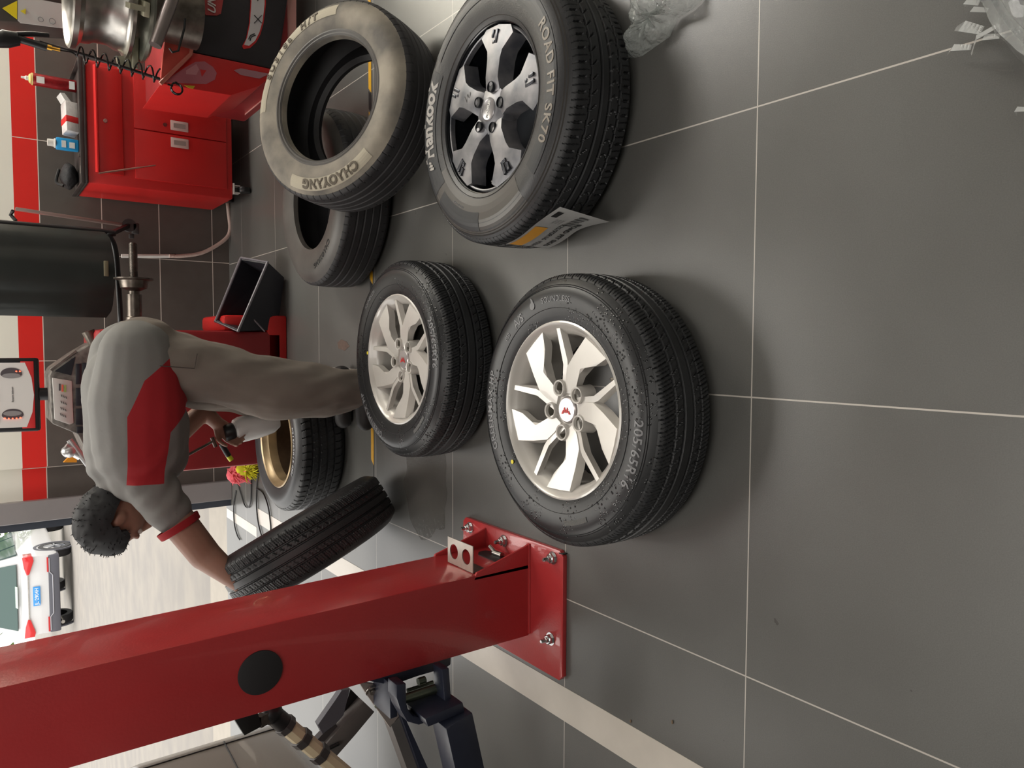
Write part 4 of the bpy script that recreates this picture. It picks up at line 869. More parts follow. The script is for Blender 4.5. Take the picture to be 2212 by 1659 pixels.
# ================================================================ TYRE CHANGER (right edge)
tc_ = thing('tyre_changer', 'red and black tyre changer with turntable at the right side of the bay', 'tyre changer', (1.6, 3.7, 0))
yf = 3.35
b = B(); b.hexa([P(395, 108, yf), P(600, 152, yf), P(640, -120, yf), P(420, -140, yf)] + [q+Vector((.0, .55, 0)) for q in (P(395, 108, yf), P(600, 152, yf), P(640, -120, yf), P(420, -140, yf))], .012); fp = b.build('front_panel', M('black_front_panel', S(44, 40, 44), .35, noise_=.25, nscale=9), tc_)
x_l = P(470, 130, yf).x
b = B(); b.box((x_l-.04, yf+.03, .12), (x_l+.75, 4.05, .60), .015); b.build('cabinet', red_mach, tc_)
slab([(347, 181), (499, 206), (560, 186), (592, 160), (592, 150), (400, 110)], yf-.006, .40, red_cab, 'side_panel', tc_, .003)
b = B(); b.hexa([P(600, 190, yf+.05), P(600, -60, yf+.05), P(640, -60, yf+.05), P(640, 165, yf+.05)] + [q+Vector((0, .5, 0)) for q in (P(600, 190, yf+.05), P(600, -60, yf+.05), P(640, -60, yf+.05), P(640, 165, yf+.05))]); b.build('plinth', M('pale_plinth', S(206, 150, 142), .5), tc_)
def onfront(pl, y, mat, name, par, t=.003): 
    b = B(); A = [P(ix, iy, y) for ix, iy in pl]; B2 = [a-Vector((0, t, 0)) for a in A]
    n = len(A); va_ = [b.bm.verts.new(p) for p in A]; vb2 = [b.bm.verts.new(p) for p in B2]; fs = [b.bm.faces.new(va_), b.bm.faces.new(vb2)]
    for i in range(n): fs.append(b.bm.faces.new([va_[i], va_[(i+1) % n], vb2[(i+1) % n], vb2[i]]))
    bmesh.ops.recalc_face_normals(b.bm, faces=fs); return b.build(name, mat, par, smooth=False)
redbadge = M('red_badge', S(170, 60, 60), .4)
bd = onfront([(440, 28), (445, 33), (468, 34), (477, 30), (482, 0), (484, -60), (436, -60)], yf-.002, redbadge, 'name_badge', fp)
flat_text('badge_lettering', 'UNITE', .045, M('silver_print', S(210, 200, 198), .4), bd, P(458, -4, yf-.008), (1, 0, 0), (0, 0, 1), .001, shear=.3)
onfront([(541, -60), (541, 5), (538, 50), (531, 85), (523, 100), (526, 106), (540, 104), (553, 92), (562, 75), (569, 50), (574, 10), (574, -60)], yf-.002, redm, 'icon_strip_edge', fp)
ist = onfront([(543, -60), (543, 5), (540, 50), (534, 80), (527, 97), (538, 99), (551, 88), (560, 70), (567, 45), (571, 10), (571, -60)], yf-.006, M('pale_strip', S(196, 190, 190), .4), 'icon_strip', fp)
for a0, a1 in (((549, 33), (565, 50)), ((565, 33), (549, 50))):
    b = B(); b.beam(P(*a0, yf-.0105), P(*a1, yf-.0105), .002, .006, (0, 1, 0)); b.build('cross_icon', blackm, ist, smooth=False)
b = B(); b.tube(spline([P(540, 88, yf-.010), P(543, 80, yf-.010), P(552, 76, yf-.010)]), .0022, 6); b.tube(spline([P(537, 85, yf-.010), P(541, 77, yf-.010), P(550, 73, yf-.010)]), .0022, 6); b.build('curved_arrow', blackm, ist)
b = B(); b.tube(spline([P(556, 2, yf-.010), P(560, -6, yf-.010), P(554, -12, yf-.010)]), .0022, 6); b.build('pedal_icon', blackm, ist)
stk = onfront([(352, 178), (400, 180), (445, 182), (464, 172), (468, 158), (460, 145), (442, 133), (422, 134), (400, 146)], yf-.007, M('pink_sticker', S(176, 98, 108), .5), 'side_sticker', tc_, .002)
onfront([(402, 152), (424, 138), (430, 150), (424, 162), (402, 160)], yf-.0095, M('pale_pink_print', S(196, 130, 136), .5), 'sticker_print', stk, .001)
onfront([(432, 150), (446, 152), (436, 166)], yf-.0095, redm, 'sticker_mark', stk, .001)
onfront([(397, 184), (421, 186), (417, 192), (408, 190)], yf-.0075, M('yellow_sticker', S(210, 180, 40), .5), 'small_yellow_sticker', tc_, .002)
onfront([(505, 152), (520, 148), (582, 160), (560, 170), (520, 162)], yf-.008, M('grey_sticker', S(164, 116, 124), .5), 'warning_sticker', tc_)
tray_ = slab([(346, 181), (412, 118), (420, 40), (425, -60), (372, -60), (364, 20), (352, 120)], yf-.03, .022, red_plastic, 'side_tray', tc_, .004)
b = B(); b.tube([P(346, 181, yf-.035), P(412, 117, yf-.035), P(422, 40, yf-.035), P(427, -60, yf-.035)], .008, 8); b.build('tray_lip', M('tray_lip_plastic', S(206, 120, 104), .4), tray_)
# turntable, clamps
tcx, tcy = 1.245, 3.15
TT = Vector((1.30, 3.22, 0))
b = B(); b.lathe([(.002, .735), (.20, .735), (.21, .745), (.21, .757), (.20, .762), (.002, .762)], TT, n=56); b.build('turntable', M('table_steel', S(150, 152, 140), .35, .8, noise_=.2, nscale=10), tc_)
b = B(); b.lathe([(.12, .55), (.11, .735)], TT, n=40); b.build('table_hub', dark_steel, tc_)
for a in (165, 245, 345, 75):
    a = math.radians(a); d = Vector((math.cos(a), math.sin(a), 0)); b = B(); b.beam(TT+d*.12+Vector((0, 0, .775)), TT+d*.235+Vector((0, 0, .775)), .05, .022, bev=.003); b.beam(TT+d*.215+Vector((0, 0, .785)), TT+d*.225+Vector((0, 0, .835)), .045, .018, up=(d.y, -d.x, 0)); b.build('rim_clamp', M('pale_clamp', S(176, 172, 150), .4, .5), tc_)
b = B(); b.tube([P(375, -10, 3.0), P(335, 98, 3.0)], .022, 18); b.build('clamp_cylinder', M('silver_cylinder', S(150, 140, 138), .3, .8), tc_)
b = B(); b.tube([P(400, 40, 3.0), P(398, 62, 3.0), P(385, 110, 3.0), P(372, 113, 3.0), P(366, 104, 3.0)], .004, 8); b.build('air_line', blackm, tc_)
# steel wheel on the turntable
rw = thing('steel_rim', 'bare polished steel wheel rim sitting on the tyre changer turntable', 'wheel rim', (TT.x, TT.y, .80))
b = B(); b.lathe([(.195, .0), (.205, .004), (.207, .016), (.196, .02), (.186, .032), (.184, .05), (.172, .075), (.172, .12), (.180, .135), (.184, .165), (.196, .175), (.207, .182), (.209, .20), (.202, .206), (.19, .2), (.178, .18), (.17, .14), (.164, .12), (.164, .08), (.176, .05), (.178, .02)], (TT.x, TT.y, .795), n=80, close=True); b.build('barrel', steel, rw)
b = B(); b.lathe([(.165, .15), (.13, .165), (.07, .155), (.05, .15), (.002, .15)], (TT.x, TT.y, .795), n=48); b.build('disc_face', M('disc_steel', S(150, 144, 134), .4, .8), rw)
# column
b = B(); b.hexa([P(170, 55, 3.95), P(170, -60, 3.95), P(-60, -60, 3.95), P(-60, 42, 3.95)] + [q+Vector((0, .2, 0)) for q in (P(170, 55, 3.95), P(170, -60, 3.95), P(-60, -60, 3.95), P(-60, 42, 3.95))], .01); col = b.build('column', M('dark_column', S(60, 56, 52), .4), tc_)
lp = onfront([(38, -10), (140, 10), (141, 62), (44, 50), (38, 44)], 3.945, M('white_instruction_label', S(186, 192, 190), .5), 'instruction_label', col)
onfront([(5, 18), (37, 2), (37, 42)], 3.944, M('warn_yellow', S(220, 206, 20), .5), 'warning_triangle', col)
tri_ = onfront([(44, 24), (56, 19), (55, 31)], 3.941, M('warn_yellow2', S(210, 200, 40), .5), 'small_triangle', col)
b = B()
for c0, r0 in (((88, 42), .010), ((113, 46), .012)):
    cc = P(*c0, 3.938); b.tube([cc+Vector((r0*math.cos(t), 0, r0*math.sin(t))) for t in np.linspace(0, 2*PI, 20)], .0012, 5)
b.build('pictogram', M('grey_ink', S(110, 114, 116), .5), col)
# inflator with hose hanging in front
inf = thing('air_inflator', 'black tyre inflator gun with brass fitting and coiled air hose by tyre changer column', 'inflator', tuple(P(60, 85, 3.2)))
b = B(); b.tube([P(-20, 90, 3.2), P(12, 84, 3.2), P(40, 84, 3.2)], .026, 14, [.02, .03, .022]); b.tube([P(40, 84, 3.2), P(60, 90, 3.2), P(101, 103, 3.2)], .013, 12); b.tube([P(30, 74, 3.2), P(70, 73, 3.2), P(106, 76, 3.2)], .008, 10); b.build('gun_body', black_plastic, inf)
b = B(); b.tube([P(102, 101, 3.2), P(112, 104, 3.2)], .009, 8); b.tube([P(112, 104, 3.2), P(130, 108, 3.2)], .006, 8); b.build('brass_fitting', brass, inf)
b = B(); b.tube([P(85, 90, 3.24), P(200, 124, 3.24), P(346, 171, 3.24)], .006, 10); b.build('straight_tube', M('dark_tube', S(50, 44, 44), .3), inf)
pts = [P(130, 108, 3.19), P(155, 113, 3.19), P(168, 124, 3.19)]; A0, A1 = P(172, 118, 3.22), P(345, 164, 3.22); dd = (A1-A0); dn = dd.normalized(); sx = dn.cross(Vector((0, 1, 0))).normalized()
hel = []
for i in range(0, 161):
    t = i/160; ph = t*2*PI*7; hel.append(A0+dd*t + sx*.028*math.cos(ph) + Vector((0, -1, 0))*.028*math.sin(ph))
b = B(); b.tube(spline(pts, 4)[:-1]+hel, .0032, 7); b.build('coiled_hose', M('glossy_black_hose', S(22, 20, 20), .2), inf)
b = B(); c0 = P(383, 190, 3.26)
b.tube([c0+Vector((.022*math.cos(t), .01*t/6, .022*math.sin(t))) for t in np.linspace(0, 4*PI, 40)], .0032, 7); b.tube([P(362, 182, 3.25), P(374, 186, 3.25)], .0032, 7); b.build('hose_loop', M('glossy_black_hose2', S(22, 20, 20), .2), inf)

# ================================================================ PLASTIC WRAP + floor litter
def film(name, label, poly_px, z_amp, seed, col, alpha, group=None, h0=.004):
    m = M(name+'_film', col, .12, alpha=alpha, coat=1.0, bump=1.0, bscale=55); m.node_tree.nodes['Principled BSDF'].inputs['Specular IOR Level'].default_value = .9
    b = B(); random.seed(seed); pts = [AZ(x, y, 0) for x, y in poly_px]; n = len(pts); c = sum(pts, Vector())/n; rings = []
    K = 14; 
    # resample outline
    out = []
    for i in range(n):
        for k in range(5): out.append(pts[i].lerp(pts[(i+1) % n], k/5))
    for k in range(K):
        t = 1-k/K; row = []
        for j, p in enumerate(out):
            q = c+(p-c)*t; nz = noise.noise(Vector((q.x*14+seed, q.y*14, seed)))+.5*noise.noise(Vector((q.x*34, q.y*34+seed, 3))); rdg = abs(math.sin(j*.8+nz*3))**.5
            z = h0+z_amp*(1-t)**.6*(.55+.6*nz+.35*rdg); row.append(b.bm.verts.new((q.x, q.y, max(z, .002))))
        rings.append(row)
    cv = b.bm.verts.new((c.x, c.y, h0+z_amp*.7)); L_ = len(out)
    for a, q in zip(rings, rings[1:]):
        for i in range(L_): b.bm.faces.new([a[i], a[(i+1) % L_], q[(i+1) % L_], q[i]])
    for i in range(L_): b.bm.faces.new([rings[-1][i], rings[-1][(i+1) % L_], cv])
    bmesh.ops.recalc_face_normals(b.bm, faces=b.bm.faces)
    o = b.build(name, m); o.data.shade_smooth(); return tag(o, label, 'plastic wrap')
film('plastic_bag', 'crumpled clear plastic bag on the floor touching the new tyre at the frame edge', [(1372, -60), (1376, 40), (1372, 90), (1362, 128), (1390, 122), (1404, 112), (1450, 80), (1466, 42), (1500, 20), (1530, -10), (1540, -60)], .10, 3, S(214, 220, 216), .46)
# wrapped tyre in the corner
wt = thing('wrapped_tyre', 'tyre in crinkled clear film at the bottom right of the room, mostly out of frame', 'tyre', (.605, .165, 0))
wt_c = Vector((.605, .165, 0))
b = tyre_mesh('t', .33, .2, .205, 'new', n=444); b.transform(Matrix.Translation(wt_c)); link('tyre_body', b, [rubber, rubber_side], wt)
b = B(); fm_ = M('clear_wrap', S(200, 204, 202), .1, alpha=.33, coat=1, bump=1.0, bscale=30)
n = 120; rows = []
for k, (r_, z_) in enumerate(((.20, .195), (.25, .212), (.30, .208), (.335, .18), (.347, .12), (.345, .05), (.352, .006))):
    row = []
    for i in range(n):
        a = 2*PI*i/n; q = Vector((math.cos(a)*3, math.sin(a)*3, z_*9)); dz = noise.noise(q*3)*.010; row.append(b.bm.verts.new(wt_c+Vector(((r_+dz)*math.cos(a), (r_+dz)*math.sin(a), max(.003, z_+noise.noise(q*5)*.007)))))
    rows.append(row)
for p_, q_ in zip(rows, rows[1:]):
    for i in range(n): b.bm.faces.new([p_[i], p_[(i+1) % n], q_[(i+1) % n], q_[i]])
b.build('clear_film', fm_, wt)
for i, (px, py, qx, qy, wd) in enumerate(((2064, 62, 2122, 66, .02), (2046, 118, 2098, 102, .014), (2098, 118, 2150, 58, .012), (2086, 14, 2116, 6, .016), (2094, 34, 2134, 22, .012), (2118, 98, 2160, 78, .014), (2196, 248, 2220, 236, .014))):
    b = B(); p_ = AZ(px, py, .02); q_ = AZ(qx, qy, .06); m_ = (p_+q_)/2+Vector((0, 0, .02)); d = (q_-p_).normalized(); s_ = d.cross(Vector((0, 0, 1)))*wd*.5
    r0 = [b.bm.verts.new(x) for x in (p_-s_*.4, m_-s_, q_-s_*.7)]; r1 = [b.bm.verts.new(x) for x in (p_+s_*.4, m_+s_+Vector((0, 0, .006)), q_+s_*.7)]
    for k in range(2): b.bm.faces.new([r0[k], r0[k+1], r1[k+1], r1[k]])
    bmesh.ops.solidify(b.bm, geom=b.bm.faces[:], thickness=.0006); b.build('loose_film_strip', M('shiny_film', S(224, 226, 224), .15, alpha=.75, coat=1), wt)
# duster and wires
du = thing('microfibre_duster', 'pink and yellow-green fluffy duster leaning by the left side of the balancer', 'duster', tuple(AZ(548, 1020, 0)))
db = B(); random.seed(4)
def tuft(b, c, dirs, L_, n, r, spread):
    for i in range(n):
        d = (Vector(dirs)+Vector((random.uniform(-1, 1), random.uniform(-1, 1), random.uniform(-1, 1)))*spread).normalized(); p0 = c+Vector((random.uniform(-1, 1), random.uniform(-1, 1), random.uniform(-1, 1)))*.02
        l = L_*random.uniform(.6, 1.1); b.tube([p0, p0+d*l*.5, p0+d*l+Vector((0, 0, -.01))], r, 4, [r, r*.8, r*.25])
c0 = P(520, 1022, 4.42); b = B(); b.ball(P(515, 1024, 4.44), (.06, .03, .07), 2); tuft(b, P(512, 1022, 4.42), (-.35, -.3, -.4), .07, 120, .006, .9); b.build('pink_head', pink, du)
b = B(); b.ball(P(532, 1012, 4.38), (.045, .03, .06), 2); tuft(b, P(535, 1014, 4.36), (-.1, -.3, -.7), .07, 130, .0055, .9); b.build('yellow_fringe', lime, du)
wr = []
for i, (pl, lab_) in enumerate((([(512, 1040), (520, 1065), (528, 1090), (536, 1096), (542, 1080), (543, 1030)], 'thin black wire loop hanging from the pink duster on the grey floor'), ([(510, 1060), (505, 1090), (506, 1130), (512, 1155), (518, 1166)], 'thin black wire curving on the floor along the outdoor threshold'), ([(558, 1022), (555, 1050), (554, 1090), (558, 1130), (568, 1168)], 'thin black wire running straight on floor towards the held tyre'), ([(554, 1055), (568, 1065), (578, 1090), (583, 1120), (584, 1152), (570, 1190)], 'thin black wire bowed on floor between the tan wheel and the held tyre'))):
    b = B(); b.tube(spline([AZ(x, y, .006)for x, y in pl], 8), .004, 6); tag(b.build('floor_wire', blackm), lab_, 'wire')
for (x, y), r_, l_ in (((1452, 1560), .006, 'tiny brown grit flake on the dark floor tile near the white stripe'), ((1362, 1558), .005, 'tiny brown grit flake at the edge of the white floor stripe')):
    b = B(); b.ball(AZ(x, y, .002), (r_, r_*.5, .002), 1); tag(b.build('grit_flake', M('grit', S(120, 100, 80), .8)), l_, 'debris')
b = B(); random.seed(9)   # rust-brown smear of dried mud
b.prism([(0, 0), (.02, .03), (.03, .09), (.015, .13), (-.01, .12), (-.02, .05)], AZ(755, 748, .0004), (1, 0, 0), (0, 1, 0), (0, 0, 1), .0006); tag(b.build('mud_smear', M('brown_mud', S(98, 78, 68), .8, noise_=.4, nscale=60), smooth=False), 'small brown mud smear on the floor beside the far silver wheel', 'stain')
# water puddle near the held tyre
pm = M('wet_floor', S(120, 116, 110), .06, alpha=.22, bump=.5, bscale=50)
b = B(); pts = []
for i in range(40):
    a = 2*PI*i/40; r_ = 1+.35*noise.noise(Vector((math.cos(a)*2, math.sin(a)*2, 4))); pts.append((.20*r_*math.cos(a), .16*r_*math.sin(a)))
b.prism(pts, (-.52, 2.36, .0), (1, 0, 0), (0, 1, 0), (0, 0, 1), .0012); tag(b.build('water_puddle', pm, smooth=False), 'thin wet soapy patch on the floor beneath the held tilted tyre', 'puddle')

# ================================================================ SPRAY BOTTLE
sp = thing('spray_bottle', 'white spray bottle with black head in the right hand of the bending person', 'spray bottle', tuple(P(545, 930, 3.02)))
ya = 3.03; pA, pB = P(503, 932, ya), P(600, 908, ya); dB = (pB-pA); Lb = dB.length
b = B(); b.lathe([(.02, 0), (.045, .01), (.052, .03), (.052, Lb*.55), (.046, Lb*.85), (.030, Lb), (.0005, Lb)], pA, dB, 32); b.build('bottle_tank', M('translucent_white', S(226, 226, 224), .25, coat=.5), sp)
b = B(); b.lathe([(.03, -.035), (.034, -.03), (.036, 0), (.03, .008), (.0005, .008)], pA, dB, 24, caps=True); b.build('black_collar', black_plastic, sp)
b = B(); b.tube([P(478, 958, ya-.01), P(488, 975, ya-.01), P(494, 985, ya-.01)], .011, 10); b.build('nozzle_arm', black_plastic, sp)
b = B(); b.tube([P(492, 983, ya-.01), P(500, 994, ya-.01)], .010, 10); b.build('yellow_nozzle_tip', M('neon_tip', S(214, 220, 40), .4), sp)
b = B(); b.tube([P(462, 952, ya), P(400, 986, ya)], .005, 8); b.tube([P(458, 945, ya), P(466, 965, ya)], .008, 8); b.build('steel_lance', dark_steel, sp)

# ================================================================ PERSON
def remesh(b, vox, smooth_it=6):
    me = b.mesh('tmp'); o = bpy.data.objects.new('tmp', me); C.objects.link(o)
    m = o.modifiers.new('r', 'REMESH'); m.mode = 'VOXEL'; m.voxel_size = vox
    s_ = o.modifiers.new('s', 'SMOOTH'); s_.factor = .5; s_.iterations = smooth_it
    dg = bpy.context.evaluated_depsgraph_get(); dg.update(); r = bpy.data.meshes.new_from_object(o.evaluated_get(dg)); bpy.data.objects.remove(o); return r
per = thing('person', 'person bending over in grey and red polo shirt and khaki grey trousers, holding a tyre', 'person', (-.17, 2.88, 0))
hc = Vector((-.600, 2.855, .938)); fdir = Vector((-.45, -.05, -.89)).normalized(); cdir = Vector((-.89, 0, .45)); cdir = (cdir-fdir*cdir.dot(fdir)).normalized(); sdir = cdir.cross(fdir).normalized()
HM = Matrix(((cdir.x, sdir.x, fdir.x, 0), (cdir.y, sdir.y, fdir.y, 0), (cdir.z, sdir.z, fdir.z, 0), (0, 0, 0, 1)))
def hp_(c_, s_, f_): return hc+cdir*c_+sdir*s_+fdir*f_
near = -1 if (sdir.y > 0) else 1   # sign of sdir that points to the camera
b = B()
b.ball(hc, (.108, .076, .096), 3, HM); b.ball(hp_(-.055, 0, .035), (.062, .055, .062), 3, HM)       # skull, jaw
b.ball(hp_(-.085, 0, .072), (.022, .026, .020), 2, HM); b.capsule(hp_(.03, 0, .088), hp_(-.012, 0, .112), .008, .014, 10)     # chin, nose
b.ball(hp_(.035, .03, .086), (.012, .026, .010), 2, HM); b.ball(hp_(.035, -.03, .086), (.012, .026, .010), 2, HM)
b.ball(hp_(-.047, 0, .092), (.008, .024, .010), 2, HM); b.ball(hp_(-.058, 0, .090), (.007, .022, .010), 2, HM)
for s_ in (-1, 1): b.ball(hp_(-.005, s_*.078, .005), (.030, .007, .018), 2, HM); b.ball(hp_(-.005, s_*.083, .0), (.022, .005, .012), 2, HM)
b.capsule(hp_(-.05, 0, -.02), (-.47, 2.87, .90), .056, .062)
b.capsule((-.44, 2.80, .87), (-.44, 2.96, .87), .08, .08); b.capsule((-.36, 2.82, .87), (-.08, 2.82, .85), .10, .10); b.capsule((-.36, 2.94, .87), (-.08, 2.94, .85), .10, .10)
# near (left) arm
b.capsule((-.45, 2.74, .87), (-.585, 2.70, .785), .055, .056); EL = P(442, 1198, 2.66); WR = P(516, 1257, 2.575); b.capsule((-.585, 2.70, .785), EL, .058, .053); b.capsule(EL, WR, .052, .033)
b.capsule((-.44, 3.0, .86), (-.36, 3.06, .70), .052, .045); b.capsule((-.36, 3.06, .70), P(440, 888, 3.05), .043, .036); b.capsule(P(440, 888, 3.05), P(470, 915, 3.04), .034, .026)
# legs under trousers
b.capsule((-.07, 2.80, .83), (-.17, 2.78, .45), .085, .06); b.capsule((-.17, 2.78, .45), (-.165, 2.78, .10), .055, .04)
b.capsule((-.10, 2.96, .83), (-.20, 2.99, .45), .085, .06); b.capsule((-.20, 2.99, .45), (-.19, 3.0, .10), .055, .04)
# hands: palm, five bent fingers
def hand(b, wrist, pdir, ndir, thumb_side, curl=.9, sc=1.0):
    pdir = Vector(pdir).normalized(); ndir = Vector(ndir); ndir = (ndir-pdir*ndir.dot(pdir)).normalized(); tdir = pdir.cross(ndir)*thumb_side; wrist = Vector(wrist)
    for k in (-1, -.33, .33, 1): b.capsule(wrist+tdir*k*.018*sc, wrist+pdir*.085*sc+tdir*k*.030*sc, .015*sc, .013*sc, 10)
    for k, l in zip((1, .33, -.33, -1), (.075, .085, .080, .062)):
        p0 = wrist+pdir*.088*sc+tdir*k*.031*sc; d = pdir; lens = (l*.45, l*.3, l*.25)
        for j, L_ in enumerate(lens):
            d = (d*math.cos(curl*.6)+ndir*math.sin(curl*.6)).normalized(); p1 = p0+d*L_*sc; b.capsule(p0, p1, (.0095-.001*j)*sc, (.0088-.001*j)*sc, 10); p0 = p1
    p0 = wrist+pdir*.02*sc+tdir*.026*sc; d = (pdir*.75+tdir*.75+ndir*.25).normalized(); p1 = p0+d*.045*sc; p2 = p1+(pdir*.7+tdir*.1+ndir*.6).normalized()*.038*sc; p3 = p2+(pdir*.5+ndir*.85).normalized()*.026*sc
    b.capsule(p0, p1, .015*sc, .011*sc, 10); b.capsule(p1, p2, .011*sc, .0095*sc, 10); b.capsule(p2, p3, .0095*sc, .0085*sc, 10)
hand(b, WR, P(575, 1292, 2.555)-WR, (.35, .75, .2), 1, .55)
hand(b, P(470, 915, 3.04), (P(494, 935, 3.03)-P(470, 915, 3.04)), (.2, -.9, .1), 1, 1.2, .85)
body = link('body', remesh(b, .0055, 3), [skin], per)
# eyes + brows
for s_ in (-1, 1):
    e = B(); e.ball(hp_(.018, s_*.030, .0865), .0105, 2); e.build('eye', white_plastic, body); e = B(); e.capsule(hp_(.038, s_*.016, .093), hp_(.040, s_*.044, .086), .004, .003, 8); e.build('eyebrow', hair_m, body)
# hair
b = B(); random.seed(11); b.ball(hc+cdir*.006-fdir*.006, (.118, .086, .106), 4, HM)
dels = []
for v in b.bm.verts:
    r_ = v.co-hc; f_ = r_.dot(fdir); c_ = r_.dot(cdir); s_ = abs(r_.dot(sdir))
    if f_ > .045+.5*max(c_, 0)*.5 or (c_ < .012 and f_ > -.018) or c_ < -.085: dels.append(v)
    v.co += r_.normalized()*(.006*noise.noise(v.co*60)+.005*noise.noise(v.co*140))
bmesh.ops.delete(b.bm, geom=dels, context='VERTS'); bmesh.ops.solidify(b.bm, geom=b.bm.faces[:], thickness=.012)
vs_ = [v.co.copy() for v in b.bm.verts]
for i in range(500):
    p0 = random.choice(vs_); d = ((p0-hc).normalized()+Vector((random.uniform(-1, 1), random.uniform(-1, 1), random.uniform(-1, .3)))*.9).normalized(); b.tube([p0, p0+d*.004, p0+d*.008], .0016, 3, [.0016, .0012, .0004])
b.build('hair', hair_m, body)
# shirt
b = B()
for yy in (2.785, 2.975):
    b.capsule((-.05, yy, .865), (-.20, yy, .870), .128, .152); b.capsule((-.20, yy, .870), (-.36, yy, .868), .152, .142); b.capsule((-.36, yy, .868), (-.45, yy, .876), .142, .095)
b.capsule((-.15, 2.88, .88), (-.40, 2.88, .885), .15, .14); b.capsule((-.41, 2.87, .90), (-.50, 2.865, .925), .10, .072)
b.capsule((-.06, 2.80, .80), (-.16, 2.80, .76), .07, .07); b.capsule((-.28, 2.82, .80), (-.40, 2.82, .80), .10, .095)
b.capsule((-.43, 2.755, .872), (-.575, 2.705, .795), .086, .074); b.capsule((-.43, 3.0, .872), (-.40, 3.05, .77), .08, .07)
sm = remesh(b, .0065, 26)
for v in sm.vertices:
    q = Vector(v.co); k = max(0, min(1, (-.30-q.x)/.12)); v.co += Vector(v.normal)*(.0045*math.sin(q.x*70+q.z*95+3*noise.noise(q*6))*k*(.5+noise.noise(q*8)) + .005*noise.noise(q*7))
def shirt_mat():
    m = M('polo_two_colour_cloth', S(122, 121, 118), .85, bump=.25, bscale=14); nt = m.node_tree; N = nt.nodes; L = nt.links; b = N['Principled BSDF']
    tc = N.new('ShaderNodeTexCoord'); sep = N.new('ShaderNodeSeparateXYZ'); L.new(tc.outputs['Object'], sep.inputs[0])
    def lin(ax, az, c):      # 1 where ax*x + az*z > c   (object space: world minus the person's base point)
        d = N.new('ShaderNodeVectorMath'); d.operation = 'DOT_PRODUCT'; L.new(tc.outputs['Object'], d.inputs[0]); d.inputs[1].default_value = ax
        g = N.new('ShaderNodeMath'); g.operation = 'GREATER_THAN'; L.new(d.outputs['Value'], g.inputs[0]); g.inputs[1].default_value = c; return g.outputs[0]
    def mul(a, b_): q = N.new('ShaderNodeMath'); q.operation = 'MULTIPLY'; L.new(a, q.inputs[0]); L.new(b_, q.inputs[1]); return q.outputs[0]
    def mx(a, b_): q = N.new('ShaderNodeMath'); q.operation = 'MAXIMUM'; L.new(a, q.inputs[0]); L.new(b_, q.inputs[1]); return q.outputs[0]
    X = -.17
    t = lin((1, 0, 0), 0, -.468-X); t = mul(t, lin((0, -1, 0), 0, .045)); t = mul(t, lin((0, 0, -1), 0, -.925))
    t = mul(t, lin((-.45, 0, -1), 0, -.925+.45*.24+.45*X))
    t = mul(t, lin((-1.2, 0, -1), 0, -.88+1.2*.13+1.2*X))
    t = mul(t, mx(lin((.14, 0, 1), 0, .80-.14*(.34)-.14*X), lin((1, 0, 1), 0, .495-X)))
    mc = N.new('ShaderNodeMix'); mc.data_type = 'RGBA'; L.new(t, mc.inputs['Factor']); mc.inputs['A'].default_value = S(122, 121, 118); mc.inputs['B'].default_value = S(158, 26, 34); L.new(mc.outputs['Result'], b.inputs['Base Color']); return m
shirt = link('polo_shirt', sm, [shirt_mat()], body)
a0 = Vector((-.585, 2.702, .790)); ad = Vector((-.145, -.04, -.08)).normalized()
b = B(); b.lathe([(.0725, -.014), (.0745, -.012), (.0715, .010), (.069, .012), (.062, .008)], a0+ad*.048, ad, 36); b.build('sleeve_cuff', shirt_red, shirt)
b = B(); b.lathe([(.062, -.02), (.07, -.015), (.066, .012), (.058, .014)], Vector((-.505, 2.865, .928)), Vector((-.9, 0, .25)), 32); b.build('collar', shirt_m, shirt)
# trousers
b = B()
b.capsule((-.03, 2.80, .845), (-.07, 2.80, .82), .118, .118); b.capsule((-.03, 2.95, .845), (-.08, 2.95, .82), .118, .118)
b.capsule((-.055, 2.80, .82), (-.115, 2.785, .60), .118, .108); b.capsule((-.115, 2.785, .60), (-.172, 2.78, .42), .108, .118); b.capsule((-.172, 2.78, .42), (-.186, 2.78, .22), .118, .105); b.capsule((-.186, 2.78, .22), (-.182, 2.78, .085), .105, .078)
b.capsule((-.07, 2.96, .82), (-.165, 2.99, .62), .115, .088); b.capsule((-.165, 2.99, .62), (-.20, 3.0, .45), .088, .085); b.capsule((-.20, 3.0, .45), (-.19, 3.01, .10), .09, .075)
pm_ = remesh(b, .008, 14); tro = link('trousers', pm_, pants_m, body)
for v in pm_.vertices:
    q = v.co; d = .012*noise.noise(Vector((q.x*16+q.z*5, q.y*16, q.z*4)))+.004*noise.noise(Vector((q.x*34, q.y*34, q.z*11))); v.co += Vector(v.normal)*d
b = B(); fr = P(340, 752, 2.68); b.tube([P(340, 768, 2.672), P(343, 790, 2.664), P(420, 796, 2.664), P(426, 764, 2.672)], .0018, 6); b.build('pocket_stitching', M('dark_stitch', S(70, 64, 60), .9), tro)
b = B(); b.tube([P(292, 722, 2.80), P(300, 735, 2.75), P(318, 750, 2.70)], .006, 6); b.build('waistband', pants_m, tro)
for yy, xx in ((2.78, -.19), (3.0, -.20)):
    b = B(); b.capsule((xx+.06, yy, .045), (xx-.13, yy, .038), .045, .036); b.capsule((xx, yy, .06), (xx, yy, .12), .05, .045)
    m_ = remesh(b, .007, 2); [setattr(v, 'co', Vector((v.co.x, v.co.y, max(v.co.z, .003)))) for v in m_.vertices]; link('shoe', m_, M('dark_shoe', S(40, 38, 38), .6), body)

